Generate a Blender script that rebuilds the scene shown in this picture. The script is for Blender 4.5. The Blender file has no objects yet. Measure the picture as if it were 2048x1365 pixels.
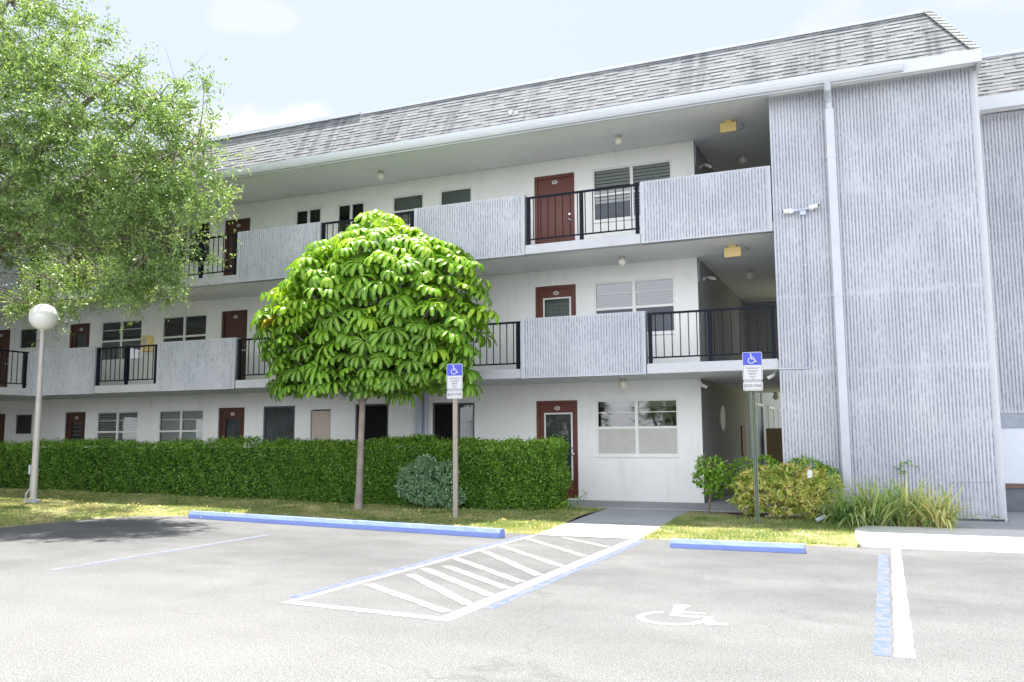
import bpy, math, random
import numpy as np
from mathutils import Vector, Matrix
R_ = math.radians
SC = bpy.context.scene
COL = SC.collection

# ------------------------------------------------------------------ camera
YAW, PITCH, ROLL = 0.40839989, 0.1131324, -0.00530442
fw = Vector((-math.sin(YAW)*math.cos(PITCH), math.cos(YAW)*math.cos(PITCH), math.sin(PITCH)))
rt = Vector((math.cos(YAW), math.sin(YAW), 0)); up = rt.cross(fw)
c_, s_ = math.cos(ROLL), math.sin(ROLL)
rt, up = c_*rt + s_*up, -s_*rt + c_*up
camd = bpy.data.cameras.new('camera'); cam = bpy.data.objects.new('camera', camd); COL.objects.link(cam)
camd.sensor_width = 36; camd.lens = 1720.82/2048*36; camd.clip_end = 2000
cam.matrix_world = Matrix(((rt.x, up.x, -fw.x, 0), (rt.y, up.y, -fw.y, 0), (rt.z, up.z, -fw.z, 1.45), (0, 0, 0, 1)))
SC.camera = cam

# ------------------------------------------------------------------ light
SUNV = Vector((-0.17, 0.232, 1.0)).normalized()           # towards the sun: high, behind the building
elev = math.asin(SUNV.z); azim = math.atan2(SUNV.x, SUNV.y)
w = bpy.data.worlds.new('World'); SC.world = w; w.use_nodes = True
nt = w.node_tree; nt.nodes.clear()
out = nt.nodes.new('ShaderNodeOutputWorld'); bg = nt.nodes.new('ShaderNodeBackground')
sky = nt.nodes.new('ShaderNodeTexSky'); sky.sky_type = 'NISHITA'; sky.sun_disc = False
sky.sun_elevation = elev; sky.sun_rotation = azim; sky.air_density = 1.0; sky.dust_density = 2.0; sky.ozone_density = 1.2
tc = nt.nodes.new('ShaderNodeTexCoord'); mp = nt.nodes.new('ShaderNodeMapping'); mp.inputs['Scale'].default_value = (1, 1, 2.2)
nz = nt.nodes.new('ShaderNodeTexNoise'); nz.inputs['Scale'].default_value = 2.6; nz.inputs['Detail'].default_value = 7; nz.inputs['Roughness'].default_value = .55
mp.inputs['Location'].default_value = (0.35, 0.1, 0.2)
cr = nt.nodes.new('ShaderNodeValToRGB'); cr.color_ramp.elements[0].position = .58; cr.color_ramp.elements[1].position = .78
mx = nt.nodes.new('ShaderNodeMixRGB'); mx.inputs['Color2'].default_value = (1.4, 1.4, 1.4, 1)
L = nt.links.new
L(tc.outputs['Generated'], mp.inputs['Vector']); L(mp.outputs[0], nz.inputs['Vector']); L(nz.outputs[0], cr.inputs[0])
ve = nt.nodes.new('ShaderNodeMixRGB'); ve.inputs['Fac'].default_value = .93; ve.inputs['Color2'].default_value = (.82, .87, 1.0, 1)   # thin high veil of cloud
L(sky.outputs[0], ve.inputs['Color1'])
fac = cr.outputs[0]
def cloud(d, size, amount):
    global fac
    dn = nt.nodes.new('ShaderNodeVectorMath'); dn.operation = 'SUBTRACT'; L(tc.outputs['Generated'], dn.inputs[0]); dn.inputs[1].default_value = d
    ds = nt.nodes.new('ShaderNodeVectorMath'); ds.operation = 'MULTIPLY'; L(dn.outputs[0], ds.inputs[0]); ds.inputs[1].default_value = (1/size, 1/size, 2.6/size)
    le = nt.nodes.new('ShaderNodeVectorMath'); le.operation = 'LENGTH'; L(ds.outputs[0], le.inputs[0])
    nn = nt.nodes.new('ShaderNodeTexNoise'); nn.inputs['Scale'].default_value = 14; nn.inputs['Detail'].default_value = 6; L(tc.outputs['Generated'], nn.inputs['Vector'])
    ad = nt.nodes.new('ShaderNodeMath'); ad.operation = 'MULTIPLY_ADD'; L(nn.outputs[0], ad.inputs[0]); ad.inputs[1].default_value = 2.0; L(le.outputs['Value'], ad.inputs[2])
    mr = nt.nodes.new('ShaderNodeMapRange'); mr.interpolation_type = 'SMOOTHSTEP'; L(ad.outputs[0], mr.inputs['Value']); mr.inputs['From Min'].default_value = 2.15; mr.inputs['From Max'].default_value = 1.55
    mr.inputs['To Max'].default_value = amount
    mm = nt.nodes.new('ShaderNodeMath'); mm.operation = 'MAXIMUM'; L(mr.outputs[0], mm.inputs[0]); L(fac, mm.inputs[1]); fac = mm.outputs[0]
cloud((-.607, .718, .322), .10, .8); cloud((-.589, .677, .442), .045, .22)
L(fac, mx.inputs['Fac']); L(ve.outputs[0], mx.inputs['Color1']); 
# added bright band low in the unseen sky behind the camera, fills shaded walls
sx = nt.nodes.new('ShaderNodeSeparateXYZ'); L(tc.outputs['Generated'], sx.inputs[0])
def rmp(src, a, b):
    m = nt.nodes.new('ShaderNodeMapRange'); m.interpolation_type = 'SMOOTHSTEP'; L(src, m.inputs['Value']); m.inputs['From Min'].default_value = a; m.inputs['From Max'].default_value = b; return m.outputs[0]
mu = nt.nodes.new('ShaderNodeMath'); mu.operation = 'MULTIPLY'; L(rmp(sx.outputs[1], .05, -.35), mu.inputs[0]); L(rmp(sx.outputs[2], .75, .25), mu.inputs[1])
cb = nt.nodes.new('ShaderNodeMixRGB'); L(mu.outputs[0], cb.inputs['Fac']); L(mx.outputs[0], cb.inputs['Color1']); cb.inputs['Color2'].default_value = (4.2, 4.3, 4.55, 1)
L(cb.outputs[0], bg.inputs[0]); L(bg.outputs[0], out.inputs[0])
bg.inputs[1].default_value = 0.15
sd = bpy.data.lights.new('sun', 'SUN'); sd.energy = 2.6; sd.angle = R_(.6); sd.color = (1, .955, .88)
so = bpy.data.objects.new('sun', sd); COL.objects.link(so); so.location = (0, 0, 30)
so.rotation_euler = (-SUNV).to_track_quat('-Z', 'Y').to_euler()
SC.view_settings.view_transform = 'Standard'; SC.view_settings.look = 'None'; SC.view_settings.gamma = 1
SC.view_settings.use_curve_mapping = False
SC.view_settings.exposure = 2.55
try:
    SC.cycles.max_bounces = 8; SC.cycles.diffuse_bounces = 4; SC.cycles.transparent_max_bounces = 12
except Exception: pass

# ------------------------------------------------------------------ material helpers
def newmat(name):
    m = bpy.data.materials.new(name); m.use_nodes = True
    n = m.node_tree; n.nodes.clear()
    o = n.nodes.new('ShaderNodeOutputMaterial'); b = n.nodes.new('ShaderNodeBsdfPrincipled')
    n.links.new(b.outputs[0], o.inputs[0])
    return m, n, b, o
def noise(n, scale, detail=4, rough=.55, src='Object', sc=(1, 1, 1)):
    t = n.nodes.new('ShaderNodeTexCoord'); mp = n.nodes.new('ShaderNodeMapping'); mp.inputs['Scale'].default_value = sc
    z = n.nodes.new('ShaderNodeTexNoise'); z.inputs['Scale'].default_value = scale; z.inputs['Detail'].default_value = detail; z.inputs['Roughness'].default_value = rough
    n.links.new(t.outputs[src], mp.inputs[0]); n.links.new(mp.outputs[0], z.inputs['Vector'])
    return z.outputs[0]
def ramp(n, fac, stops):
    r = n.nodes.new('ShaderNodeValToRGB'); e = r.color_ramp.elements
    while len(e) < len(stops): e.new(.5)
    for i, (p, c) in enumerate(stops):
        e[i].position = p; e[i].color = (*c, 1) if len(c) == 3 else c
    n.links.new(fac, r.inputs[0]); return r.outputs[0]
def mixc(n, fac, a, b, mode='MIX'):
    m = n.nodes.new('ShaderNodeMixRGB'); m.blend_type = mode
    for i, v in ((0, fac), (1, a), (2, b)):
        if hasattr(v, 'links'): n.links.new(v, m.inputs[i])
        else: m.inputs[i].default_value = v if i == 0 else (*v, 1)
    return m.outputs[0]
def math_(n, op, a, b=0.0, clamp=False):
    m = n.nodes.new('ShaderNodeMath'); m.operation = op; m.use_clamp = clamp
    for i, v in ((0, a), (1, b)):
        if hasattr(v, 'links'): n.links.new(v, m.inputs[i])
        else: m.inputs[i].default_value = v
    return m.outputs[0]
def bump(n, b, h, strength=.3, dist=.01):
    k = n.nodes.new('ShaderNodeBump'); k.inputs['Strength'].default_value = strength; k.inputs['Distance'].default_value = dist
    n.links.new(h, k.inputs['Height']); n.links.new(k.outputs[0], b.inputs['Normal'])
def attr(n, name):
    a = n.nodes.new('ShaderNodeAttribute'); a.attribute_name = name; return a.outputs['Fac']
def plain(name, col, rough=.5, metal=0, var=.12, scale=6, bs=0, bd=.004, bscale=60, spec=.5):
    m, n, b, o = newmat(name)
    z = noise(n, scale, 5)
    lo = tuple(c*(1-var) for c in col); hi = tuple(min(1, c*(1+var)) for c in col)
    n.links.new(ramp(n, z, [(.3, lo), (.7, hi)]), b.inputs['Base Color'])
    b.inputs['Roughness'].default_value = rough; b.inputs['Metallic'].default_value = metal
    b.inputs['Specular IOR Level'].default_value = spec
    if bs: bump(n, b, noise(n, bscale, 4), bs, bd)
    return m

def m_stucco(name, col, dirt=.12):
    m, n, b, o = newmat(name)
    z = noise(n, .9, 6, .6); v = noise(n, 3, 5, .6, sc=(1, 1, .18))
    c = ramp(n, z, [(.3, tuple(k*.95 for k in col)), (.65, col)])
    c = mixc(n, math_(n, 'MULTIPLY', ramp(n, v, [(.55, (0, 0, 0)), (.8, (1, 1, 1))]), dirt), c, tuple(k*.55 for k in col))
    n.links.new(c, b.inputs['Base Color']); b.inputs['Roughness'].default_value = .85; b.inputs['Specular IOR Level'].default_value = .2
    h = math_(n, 'ADD', noise(n, 14, 5, .65, sc=(1, 1, 1.6)), math_(n, 'MULTIPLY', noise(n, 70, 3), .35))
    bump(n, b, h, .75, .022)
    return m
M = {}
M['wall'] = m_stucco('stucco_white', (.84, .85, .84), .3)
M['soffit'] = m_stucco('soffit_grey', (.75, .765, .77), .2)
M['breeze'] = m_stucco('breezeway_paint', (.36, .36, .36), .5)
M['slab'] = m_stucco('slab_paint', (.50, .515, .55), .35)
M['plain_wall'] = plain('smooth_white_wall', (.62, .65, .72), .8, var=.03, bs=.2)
M['grey_band'] = plain('grey_band', (.30, .33, .40), .8, bs=.3)
M['dark_base'] = plain('dark_base', (.13, .15, .17), .7)
M['redbrown'] = plain('redbrown_trim', (.16, .09, .08), .7)
def m_rib():
    m, n, b, o = newmat('ribbed_concrete')
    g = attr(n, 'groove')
    big = noise(n, .7, 6, .6); fine = noise(n, 28, 5, .7, sc=(1, 1, .35)); spk = noise(n, 90, 3, .6)
    base = ramp(n, big, [(.32, (.42, .442, .495)), (.6, (.49, .508, .556))])
    base = mixc(n, math_(n, 'MULTIPLY', ramp(n, spk, [(.5, (0, 0, 0)), (.62, (1, 1, 1))]), .18), base, (.30, .32, .36))
    sk = noise(n, 1.6, 6, .65, sc=(1, 1, .12)); base = mixc(n, math_(n, 'MULTIPLY', ramp(n, sk, [(.52, (0, 0, 0)), (.72, (1, 1, 1))]), .35), base, (.30, .315, .35))
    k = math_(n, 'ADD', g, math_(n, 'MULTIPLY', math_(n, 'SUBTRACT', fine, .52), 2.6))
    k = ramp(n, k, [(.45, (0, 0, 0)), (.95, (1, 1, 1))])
    c = mixc(n, math_(n, 'MULTIPLY', k, .56), base, (.13, .142, .185))  # groove shade painted into the colour, with dirt broken up by noise
    n.links.new(c, b.inputs['Base Color']); b.inputs['Roughness'].default_value = .9; b.inputs['Specular IOR Level'].default_value = .15
    bump(n, b, noise(n, 45, 5, .7), .6, .012)
    return m
M['rib'] = m_rib()
def m_shingle():
    m, n, b, o = newmat('asphalt_shingles')
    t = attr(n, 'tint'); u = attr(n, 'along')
    base = ramp(n, t, [(0, (.05, .05, .06)), (.04, (.05, .05, .06)), (.06, (.205, .214, .224)), (.55, (.224, .233, .242)), (1, (.245, .253, .26))])  # lowest tint: black lip edge, with the course shadow line put into colour
    g = noise(n, 160, 2); base = mixc(n, .35, base, ramp(n, g, [(.35, (.25, .25, .25)), (.65, (.6, .6, .58))]), 'OVERLAY')
    st = noise(n, 1.0, 5, .6, sc=(5.5, .3, .35)); st2 = noise(n, .45, 4, .6)
    k = math_(n, 'MULTIPLY', ramp(n, st, [(.47, (0, 0, 0)), (.64, (1, 1, 1))]), ramp(n, st2, [(.44, (.0, .0, .0)), (.54, (1, 1, 1))]))
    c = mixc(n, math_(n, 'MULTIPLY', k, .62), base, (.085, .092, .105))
    n.links.new(c, b.inputs['Base Color']); b.inputs['Roughness'].default_value = .95; b.inputs['Specular IOR Level'].default_value = .1
    bump(n, b, noise(n, 120, 2), .4, .004)
    return m
M['shingle'] = m_shingle()
M['white_metal'] = plain('painted_metal_white', (.50, .53, .57), .35, var=.04, scale=2)
M['downspout'] = plain('downspout_paint', (.44, .465, .52), .4, var=.05, scale=2)
M['conduit'] = plain('conduit_grey', (.42, .46, .56), .5)
M['black_metal'] = plain('black_iron', (.006, .008, .016), .6, var=.3, spec=.15)
M['door'] = plain('door_red_brown', (.125, .033, .023), .5, var=.12, scale=3, bs=.1)
M['door_dark'] = plain('door_dark_brown', (.07, .027, .017), .5, var=.15, scale=3)
M['frame_white'] = plain('window_frame_white', (.72, .73, .72), .4, var=.03)
M['blind_white'] = plain('blind_white', (.62, .64, .62), .6, var=.04)
M['blind_sky'] = plain('blind_sky_tint', (.56, .66, .86), .6, var=.05)  # sky reflection of the pane put into the blind colour
M['blind_mid'] = plain('blind_mid', (.34, .36, .35), .6, var=.05)
M['blind_dim'] = plain('blind_dim', (.20, .22, .22), .7, var=.15)
M['shade_beige'] = plain('shade_beige', (.47, .47, .44), .8, var=.06)
M['shade_grey'] = plain('insect_screen_or_dark_sheet', (.11, .12, .14), .9, var=.1)
M['curtain'] = plain('curtain_dim', (.085, .095, .10), .9, var=.5, scale=3)
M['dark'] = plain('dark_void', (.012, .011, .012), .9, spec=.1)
M['shutter'] = plain('closed_shutter_beige', (.50, .44, .38), .8, var=.05)
M['chrome'] = plain('chrome', (.75, .75, .72), .15, 1)
M['plate'] = plain('number_plate', (.42, .40, .38), .4)
M['plate_dark'] = plain('number_plate_ring', (.14, .12, .12), .5)
M['globe'] = plain('globe_white', (.80, .80, .78), .18, var=.02)
M['globe_small'] = plain('globe_small_white', (.78, .76, .68), .3, var=.02)
M['yellow_box'] = plain('yellow_plastic', (.80, .62, .26), .5, var=.04)
M['pole'] = plain('lamp_pole_grey', (.40, .38, .37), .45, .1, var=.1)
M['concrete'] = None
def m_ground(name, lo, hi, s1=.5, s2=60, bs=.25, crack=0):
    m, n, b, o = newmat(name)
    a = ramp(n, noise(n, s1, 7, .6), [(.35, lo), (.65, hi)])
    sp = noise(n, s2, 3, .6)
    a = mixc(n, .45, a, ramp(n, sp, [(.35, (.3, .3, .3)), (.65, (.7, .7, .7))]), 'OVERLAY')
    n.links.new(a, b.inputs['Base Color']); b.inputs['Roughness'].default_value = .9; b.inputs['Specular IOR Level'].default_value = .2
    bump(n, b, sp, bs, .006)
    return m
M['concrete'] = m_ground('walk_concrete', (.30, .31, .32), (.36, .37, .38), .8, 50, .15)
M['apron'] = m_ground('pale_concrete', (.50, .50, .49), (.58, .58, .57), .6, 50, .15)
def m_asphalt():
    m, n, b, o = newmat('bleached_asphalt')
    a = ramp(n, noise(n, .34, 8, .66, sc=(.7, 1.5, 1)), [(.36, (.100, .102, .105)), (.5, (.120, .122, .125)), (.66, (.148, .150, .152))])
    st = ramp(n, noise(n, 1.3, 6, .7), [(.4, (.38, .38, .38)), (.65, (.6, .6, .6))])
    a = mixc(n, .35, a, st, 'OVERLAY')
    # the aisle is more worn and paler than the stalls
    t = n.nodes.new('ShaderNodeTexCoord'); sx = n.nodes.new('ShaderNodeSeparateXYZ'); n.links.new(t.outputs['Object'], sx.inputs[0])
    yy = math_(n, 'ADD', sx.outputs[1], math_(n, 'MULTIPLY', noise(n, .45, 4), 3.0))
    pale = ramp(n, math_(n, 'DIVIDE', math_(n, 'SUBTRACT', 10.5, yy), 5, True), [(.0, (0, 0, 0)), (1, (1, 1, 1))])
    a = mixc(n, math_(n, 'MULTIPLY', pale, .65), a, (.176, .178, .180))
    sp = noise(n, 85, 3, .7)
    a = mixc(n, .7, a, ramp(n, sp, [(.36, (.15, .15, .15)), (.64, (.85, .85, .85))]), 'OVERLAY')
    sp2 = noise(n, 24, 5, .8); a = mixc(n, .28, a, ramp(n, sp2, [(.38, (.3, .3, .3)), (.62, (.7, .7, .7))]), 'OVERLAY')
    # hairline cracks and oil spots
    wv = n.nodes.new('ShaderNodeVectorMath'); wv.operation = 'MULTIPLY_ADD'
    nc = n.nodes.new('ShaderNodeTexNoise'); nc.inputs['Scale'].default_value = 1.7; nc.inputs['Detail'].default_value = 5; n.links.new(t.outputs['Object'], nc.inputs['Vector'])
    n.links.new(nc.outputs['Color'], wv.inputs[0]); wv.inputs[1].default_value = (1.1, 1.1, 0); n.links.new(t.outputs['Object'], wv.inputs[2])
    ve = n.nodes.new('ShaderNodeTexVoronoi'); ve.feature = 'DISTANCE_TO_EDGE'; ve.inputs['Scale'].default_value = .28; n.links.new(wv.outputs[0], ve.inputs['Vector'])
    ck = math_(n, 'MULTIPLY', ramp(n, ve.outputs['Distance'], [(.0, (1, 1, 1)), (.006, (0, 0, 0))]), ramp(n, noise(n, .5, 3), [(.45, (0, 0, 0)), (.6, (1, 1, 1))]))
    a = mixc(n, math_(n, 'MULTIPLY', ck, .3), a, (.05, .05, .052))
    oil = ramp(n, noise(n, .9, 3, .4), [(.66, (0, 0, 0)), (.78, (1, 1, 1))]); a = mixc(n, math_(n, 'MULTIPLY', oil, .35), a, (.07, .07, .072))
    vo = n.nodes.new('ShaderNodeTexVoronoi'); vo.inputs['Scale'].default_value = 3.1
    n.links.new(t.outputs['Object'], vo.inputs['Vector'])
    spot = ramp(n, vo.outputs['Distance'], [(.02, (1, 1, 1)), (.035, (0, 0, 0))])
    a = mixc(n, math_(n, 'MULTIPLY', spot, .5), a, (.1, .1, .1))
    n.links.new(a, b.inputs['Base Color']); b.inputs['Roughness'].default_value = .92; b.inputs['Specular IOR Level'].default_value = .2
    bump(n, b, sp, .4, .008)
    return m
M['asphalt'] = m_asphalt()
def m_paint(name, col, wear=.5, th=.5):
    m, n, b, o = newmat(name)
    z = noise(n, 9, 6, .75); z2 = noise(n, 60, 3)
    k = math_(n, 'ADD', math_(n, 'MULTIPLY', z, .8), math_(n, 'MULTIPLY', z2, .2))
    c = ramp(n, k, [(th-.07, (.13, .132, .134)), (th+.05, col)])
    n.links.new(mixc(n, wear, col, c), b.inputs['Base Color']); b.inputs['Roughness'].default_value = .8
    return m
M['paint_white'] = m_paint('road_paint_white', (.42, .42, .415), .8, .46)
M['paint_white_soft'] = m_paint('road_paint_white_soft', (.30, .298, .292), .85, .46)
M['paint_white_worn'] = m_paint('road_paint_white_worn', (.225, .224, .22), 1.0, .53)
M['paint_blue'] = m_paint('road_paint_blue', (.05, .095, .32), .95, .52)
M['paint_blue2'] = m_paint('road_paint_blue_faded', (.11, .15, .32), .9, .50)
M['stop_blue'] = m_paint('wheel_stop_blue', (.19, .26, .58), .8, .36)
def m_lawn():
    m, n, b, o = newmat('lawn_soil')
    z = noise(n, 1.6, 6, .65); z2 = noise(n, 40, 4, .7)
    a = ramp(n, z, [(.35, (.15, .18, .06)), (.5, (.26, .26, .11)), (.65, (.42, .36, .22))])
    a = mixc(n, .6, a, ramp(n, z2, [(.3, (.25, .25, .25)), (.7, (.75, .75, .75))]), 'OVERLAY')
    n.links.new(a, b.inputs['Base Color']); b.inputs['Roughness'].default_value = 1
    bump(n, b, z2, .8, .03)
    return m
M['lawn'] = m_lawn()
def m_leaf(name, stops, trans=.35, rough=.45, rib=None, spec=.5):
    m, n, b, o = newmat(name)
    c = ramp(n, attr(n, 'tint'), stops)
    if rib: c = mixc(n, ramp(n, attr(n, 'rib'), [(.72, (0, 0, 0)), (.9, (1, 1, 1))]), c, rib)
    n.links.new(c, b.inputs['Base Color']); b.inputs['Roughness'].default_value = rough; b.inputs['Specular IOR Level'].default_value = spec
    t = n.nodes.new('ShaderNodeBsdfTranslucent'); k = n.nodes.new('ShaderNodeMixShader'); k.inputs[0].default_value = trans
    n.links.new(mixc(n, 1.0, c, (1.45, 1.35, .8), 'MULTIPLY'), t.inputs[0])
    n.links.new(b.outputs[0], k.inputs[1]); n.links.new(t.outputs[0], k.inputs[2]); n.links.new(k.outputs[0], o.inputs[0])
    return m
M['oak_leaf'] = m_leaf('oak_leaf', [(0, (.08, .16, .05)), (.45, (.17, .29, .085)), (.8, (.31, .41, .16)), (1, (.48, .50, .29))], .38, .4)
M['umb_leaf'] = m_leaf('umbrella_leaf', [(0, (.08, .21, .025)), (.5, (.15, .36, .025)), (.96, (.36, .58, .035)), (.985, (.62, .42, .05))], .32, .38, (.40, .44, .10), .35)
M['hedge_leaf'] = m_leaf('hedge_leaf', [(0, (.04, .115, .014)), (.5, (.11, .25, .026)), (1, (.30, .47, .06))], .3, .4)
M['pale_leaf'] = m_leaf('pale_variegated_leaf', [(0, (.07, .19, .10)), (.5, (.18, .32, .18)), (1, (.42, .52, .33))], .25, .5)
M['green_leaf'] = m_leaf('bright_green_leaf', [(0, (.07, .18, .02)), (.5, (.15, .32, .025)), (1, (.32, .46, .05))], .35, .35)
M['croton_leaf'] = m_leaf('yellow_green_leaf', [(0, (.13, .27, .05)), (.4, (.36, .46, .09)), (.8, (.66, .62, .22)), (1, (.66, .48, .22))], .3, .4)
M['strap_leaf'] = m_leaf('striped_strap_leaf', [(0, (.11, .24, .07)), (.5, (.30, .43, .13)), (1, (.66, .60, .30))], .3, .45, (.74, .68, .42))
M['grass'] = m_leaf('grass_blade', [(0, (.08, .16, .03)), (.4, (.19, .27, .07)), (.68, (.40, .40, .18)), (1, (.66, .57, .38))], .35, .7)
M['core'] = plain('hedge_core', (.02, .045, .01), 1)
M['bark'] = plain('bark_grey', (.17, .145, .12), .9, var=.3, bs=.8, bd=.02, bscale=25)
M['bark_pale'] = plain('bark_pale', (.22, .19, .165), .9, var=.25, bs=.6, bd=.01, bscale=30)
M['mulch'] = m_ground('mulch', (.06, .045, .035), (.14, .11, .085), 4, 40, .9)
def m_glass(name, ior=1.7, tint=(.75, .8, .8)):
    m = bpy.data.materials.new(name); m.use_nodes = True; n = m.node_tree; n.nodes.clear()
    o = n.nodes.new('ShaderNodeOutputMaterial'); t = n.nodes.new('ShaderNodeBsdfTransparent'); g = n.nodes.new('ShaderNodeBsdfGlossy')
    f = n.nodes.new('ShaderNodeFresnel'); f.inputs[0].default_value = ior; k = n.nodes.new('ShaderNodeMixShader')
    t.inputs[0].default_value = (*tint, 1); g.inputs['Roughness'].default_value = .02
    nb = n.nodes.new('ShaderNodeBump'); nb.inputs['Strength'].default_value = .05; nb.inputs['Distance'].default_value = .02
    n.links.new(noise(n, 1.5, 2), nb.inputs['Height']); n.links.new(nb.outputs[0], g.inputs['Normal'])
    n.links.new(f.outputs[0], k.inputs[0]); n.links.new(t.outputs[0], k.inputs[1]); n.links.new(g.outputs[0], k.inputs[2]); n.links.new(k.outputs[0], o.inputs[0])
    return m
M['glass'] = m_glass('window_glass'); M['glass_mirror'] = m_glass('reflective_glass', 2.1, (.5, .55, .52))
M['sign_white'] = plain('sign_white', (.50, .505, .52), .5, var=.02)
M['sign_blue'] = plain('sign_blue', (.035, .055, .46), .4, var=.03)
M['sign_black'] = plain('sign_black', (.015, .015, .02), .5)
M['sign_back'] = plain('sign_aluminium', (.5, .5, .5), .35, .8)
M['green_post'] = plain('green_post', (.07, .16, .12), .5, var=.2)
M['rust_post'] = plain('post_inner', (.13, .085, .05), .7)
M['tan_post'] = plain('tan_post', (.28, .25, .21), .7, var=.12, scale=10)
M['brown_box'] = plain('brown_cabinet', (.16, .11, .05), .6)

# ------------------------------------------------------------------ object helpers
class MB:
    def __init__(s): s.v = []; s.f = []; s.mi = []; s.m = 0
    def quad(s, a, b, c, d):
        k = len(s.v); s.v += [a, b, c, d]; s.f.append((k, k+1, k+2, k+3)); s.mi.append(s.m)
    def poly(s, pts):
        k = len(s.v); s.v += list(pts); s.f.append(tuple(range(k, k+len(pts)))); s.mi.append(s.m)
    def box(s, x0, x1, y0, y1, z0, z1):
        k = len(s.v)
        s.v += [(x0, y0, z0), (x1, y0, z0), (x1, y1, z0), (x0, y1, z0), (x0, y0, z1), (x1, y0, z1), (x1, y1, z1), (x0, y1, z1)]
        for f in ((3, 2, 1, 0), (4, 5, 6, 7), (0, 1, 5, 4), (1, 2, 6, 5), (2, 3, 7, 6), (3, 0, 4, 7)):
            s.f.append(tuple(k+i for i in f)); s.mi.append(s.m)
    def prism(s, pts, d0, d1, axis='z'):
        # pts 2D polygon ccw; extruded along axis
        def P(p, d):
            return (p[0], p[1], d) if axis == 'z' else ((p[0], d, p[1]) if axis == 'y' else (d, p[0], p[1]))
        k = len(s.v); n = len(pts)
        s.v += [P(p, d0) for p in pts] + [P(p, d1) for p in pts]
        s.f.append(tuple(k+i for i in reversed(range(n)))); s.mi.append(s.m)
        s.f.append(tuple(k+n+i for i in range(n))); s.mi.append(s.m)
        for i in range(n):
            j = (i+1) % n; s.f.append((k+i, k+j, k+n+j, k+n+i)); s.mi.append(s.m)
    def tube(s, pts, rad, seg=10, cap=True):
        pts = [Vector(p) for p in pts]
        rs = rad if isinstance(rad, (list, tuple)) else [rad]*len(pts)
        k0 = len(s.v); prev = None
        for i, p in enumerate(pts):
            t = (pts[min(i+1, len(pts)-1)] - pts[max(i-1, 0)]).normalized()
            if prev is None:
                a = Vector((0, 0, 1)) if abs(t.z) < .9 else Vector((1, 0, 0)); prev = t.cross(a).normalized()
            prev = (prev - t*prev.dot(t)).normalized(); b = t.cross(prev)
            for j in range(seg):
                an = 2*math.pi*j/seg; q = p + (prev*math.cos(an) + b*math.sin(an))*rs[i]; s.v.append(tuple(q))
        for i in range(len(pts)-1):
            for j in range(seg):
                a = k0+i*seg+j; b2 = k0+i*seg+(j+1) % seg
                s.f.append((a, b2, b2+seg, a+seg)); s.mi.append(s.m)
        if cap:
            s.f.append(tuple(k0+j for j in reversed(range(seg)))); s.mi.append(s.m)
            e = k0+(len(pts)-1)*seg; s.f.append(tuple(e+j for j in range(seg))); s.mi.append(s.m)
    def lathe(s, prof, cx, cy, seg=24):
        k0 = len(s.v)
        for r, z in prof:
            for j in range(seg):
                a = 2*math.pi*j/seg; s.v.append((cx+r*math.cos(a), cy+r*math.sin(a), z))
        for i in range(len(prof)-1):
            for j in range(seg):
                a = k0+i*seg+j; b = k0+i*seg+(j+1) % seg; s.f.append((a, b, b+seg, a+seg)); s.mi.append(s.m)
        s.f.append(tuple(k0+j for j in reversed(range(seg)))); s.mi.append(s.m)
        e = k0+(len(prof)-1)*seg; s.f.append(tuple(e+j for j in range(seg))); s.mi.append(s.m)
    def sphere(s, c, r, seg=24, rings=14, sz=1):
        s.lathe([(max(1e-4, r*math.sin(math.pi*i/rings)), c[2]-r*sz*math.cos(math.pi*i/rings)) for i in range(rings+1)], c[0], c[1], seg)
    def build(s, name, mats, parent=None, smooth=False, bevel=0):
        if not isinstance(mats, (list, tuple)): mats = [mats]
        off = origin(parent)
        me = bpy.data.meshes.new(name); me.from_pydata([(v[0]-off[0], v[1]-off[1], v[2]-off[2]) for v in s.v], [], s.f)
        for m in mats: me.materials.append(m)
        if len(mats) > 1: me.polygons.foreach_set('material_index', s.mi)
        if smooth: me.polygons.foreach_set('use_smooth', [True]*len(s.f))
        me.update()
        o = bpy.data.objects.new(name, me); COL.objects.link(o)
        if parent: o.parent = parent
        if bevel:
            b = o.modifiers.new('bevel', 'BEVEL'); b.width = bevel; b.segments = 2; b.limit_method = 'ANGLE'
        return o
def origin(p):
    v = Vector((0, 0, 0))
    while p is not None: v = v + p.location; p = p.parent
    return v
def tag(o, label=None, cat=None, group=None, kind=None):
    if label: o['label'] = label
    if cat: o['category'] = cat
    if group: o['group'] = group
    if kind: o['kind'] = kind
    return o
def thing(name, loc, label, cat, group=None):
    o = bpy.data.objects.new(name, None); o.empty_display_size = .2; o.location = loc; COL.objects.link(o)
    return tag(o, label, cat, group)
def np_mesh(name, V, F, mat, parent=None, attrs=None, smooth=False):
    """V (n,3), F (m,k) numpy"""
    off = origin(parent); V = V - np.array(off)
    me = bpy.data.meshes.new(name); k = F.shape[1]
    me.vertices.add(len(V)); me.vertices.foreach_set('co', V.astype(np.float32).ravel())
    me.loops.add(F.size); me.loops.foreach_set('vertex_index', F.astype(np.int32).ravel())
    me.polygons.add(len(F)); me.polygons.foreach_set('loop_start', np.arange(0, F.size, k, dtype=np.int32))
    me.polygons.foreach_set('loop_total', np.full(len(F), k, dtype=np.int32))
    if smooth: me.polygons.foreach_set('use_smooth', np.ones(len(F), bool))
    for an, arr in (attrs or {}).items():
        a = me.attributes.new(an, 'FLOAT', 'POINT'); a.data.foreach_set('value', arr.astype(np.float32))
    me.materials.append(mat); me.update(calc_edges=True)
    o = bpy.data.objects.new(name, me); COL.objects.link(o)
    if parent: o.parent = parent
    return o
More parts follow.
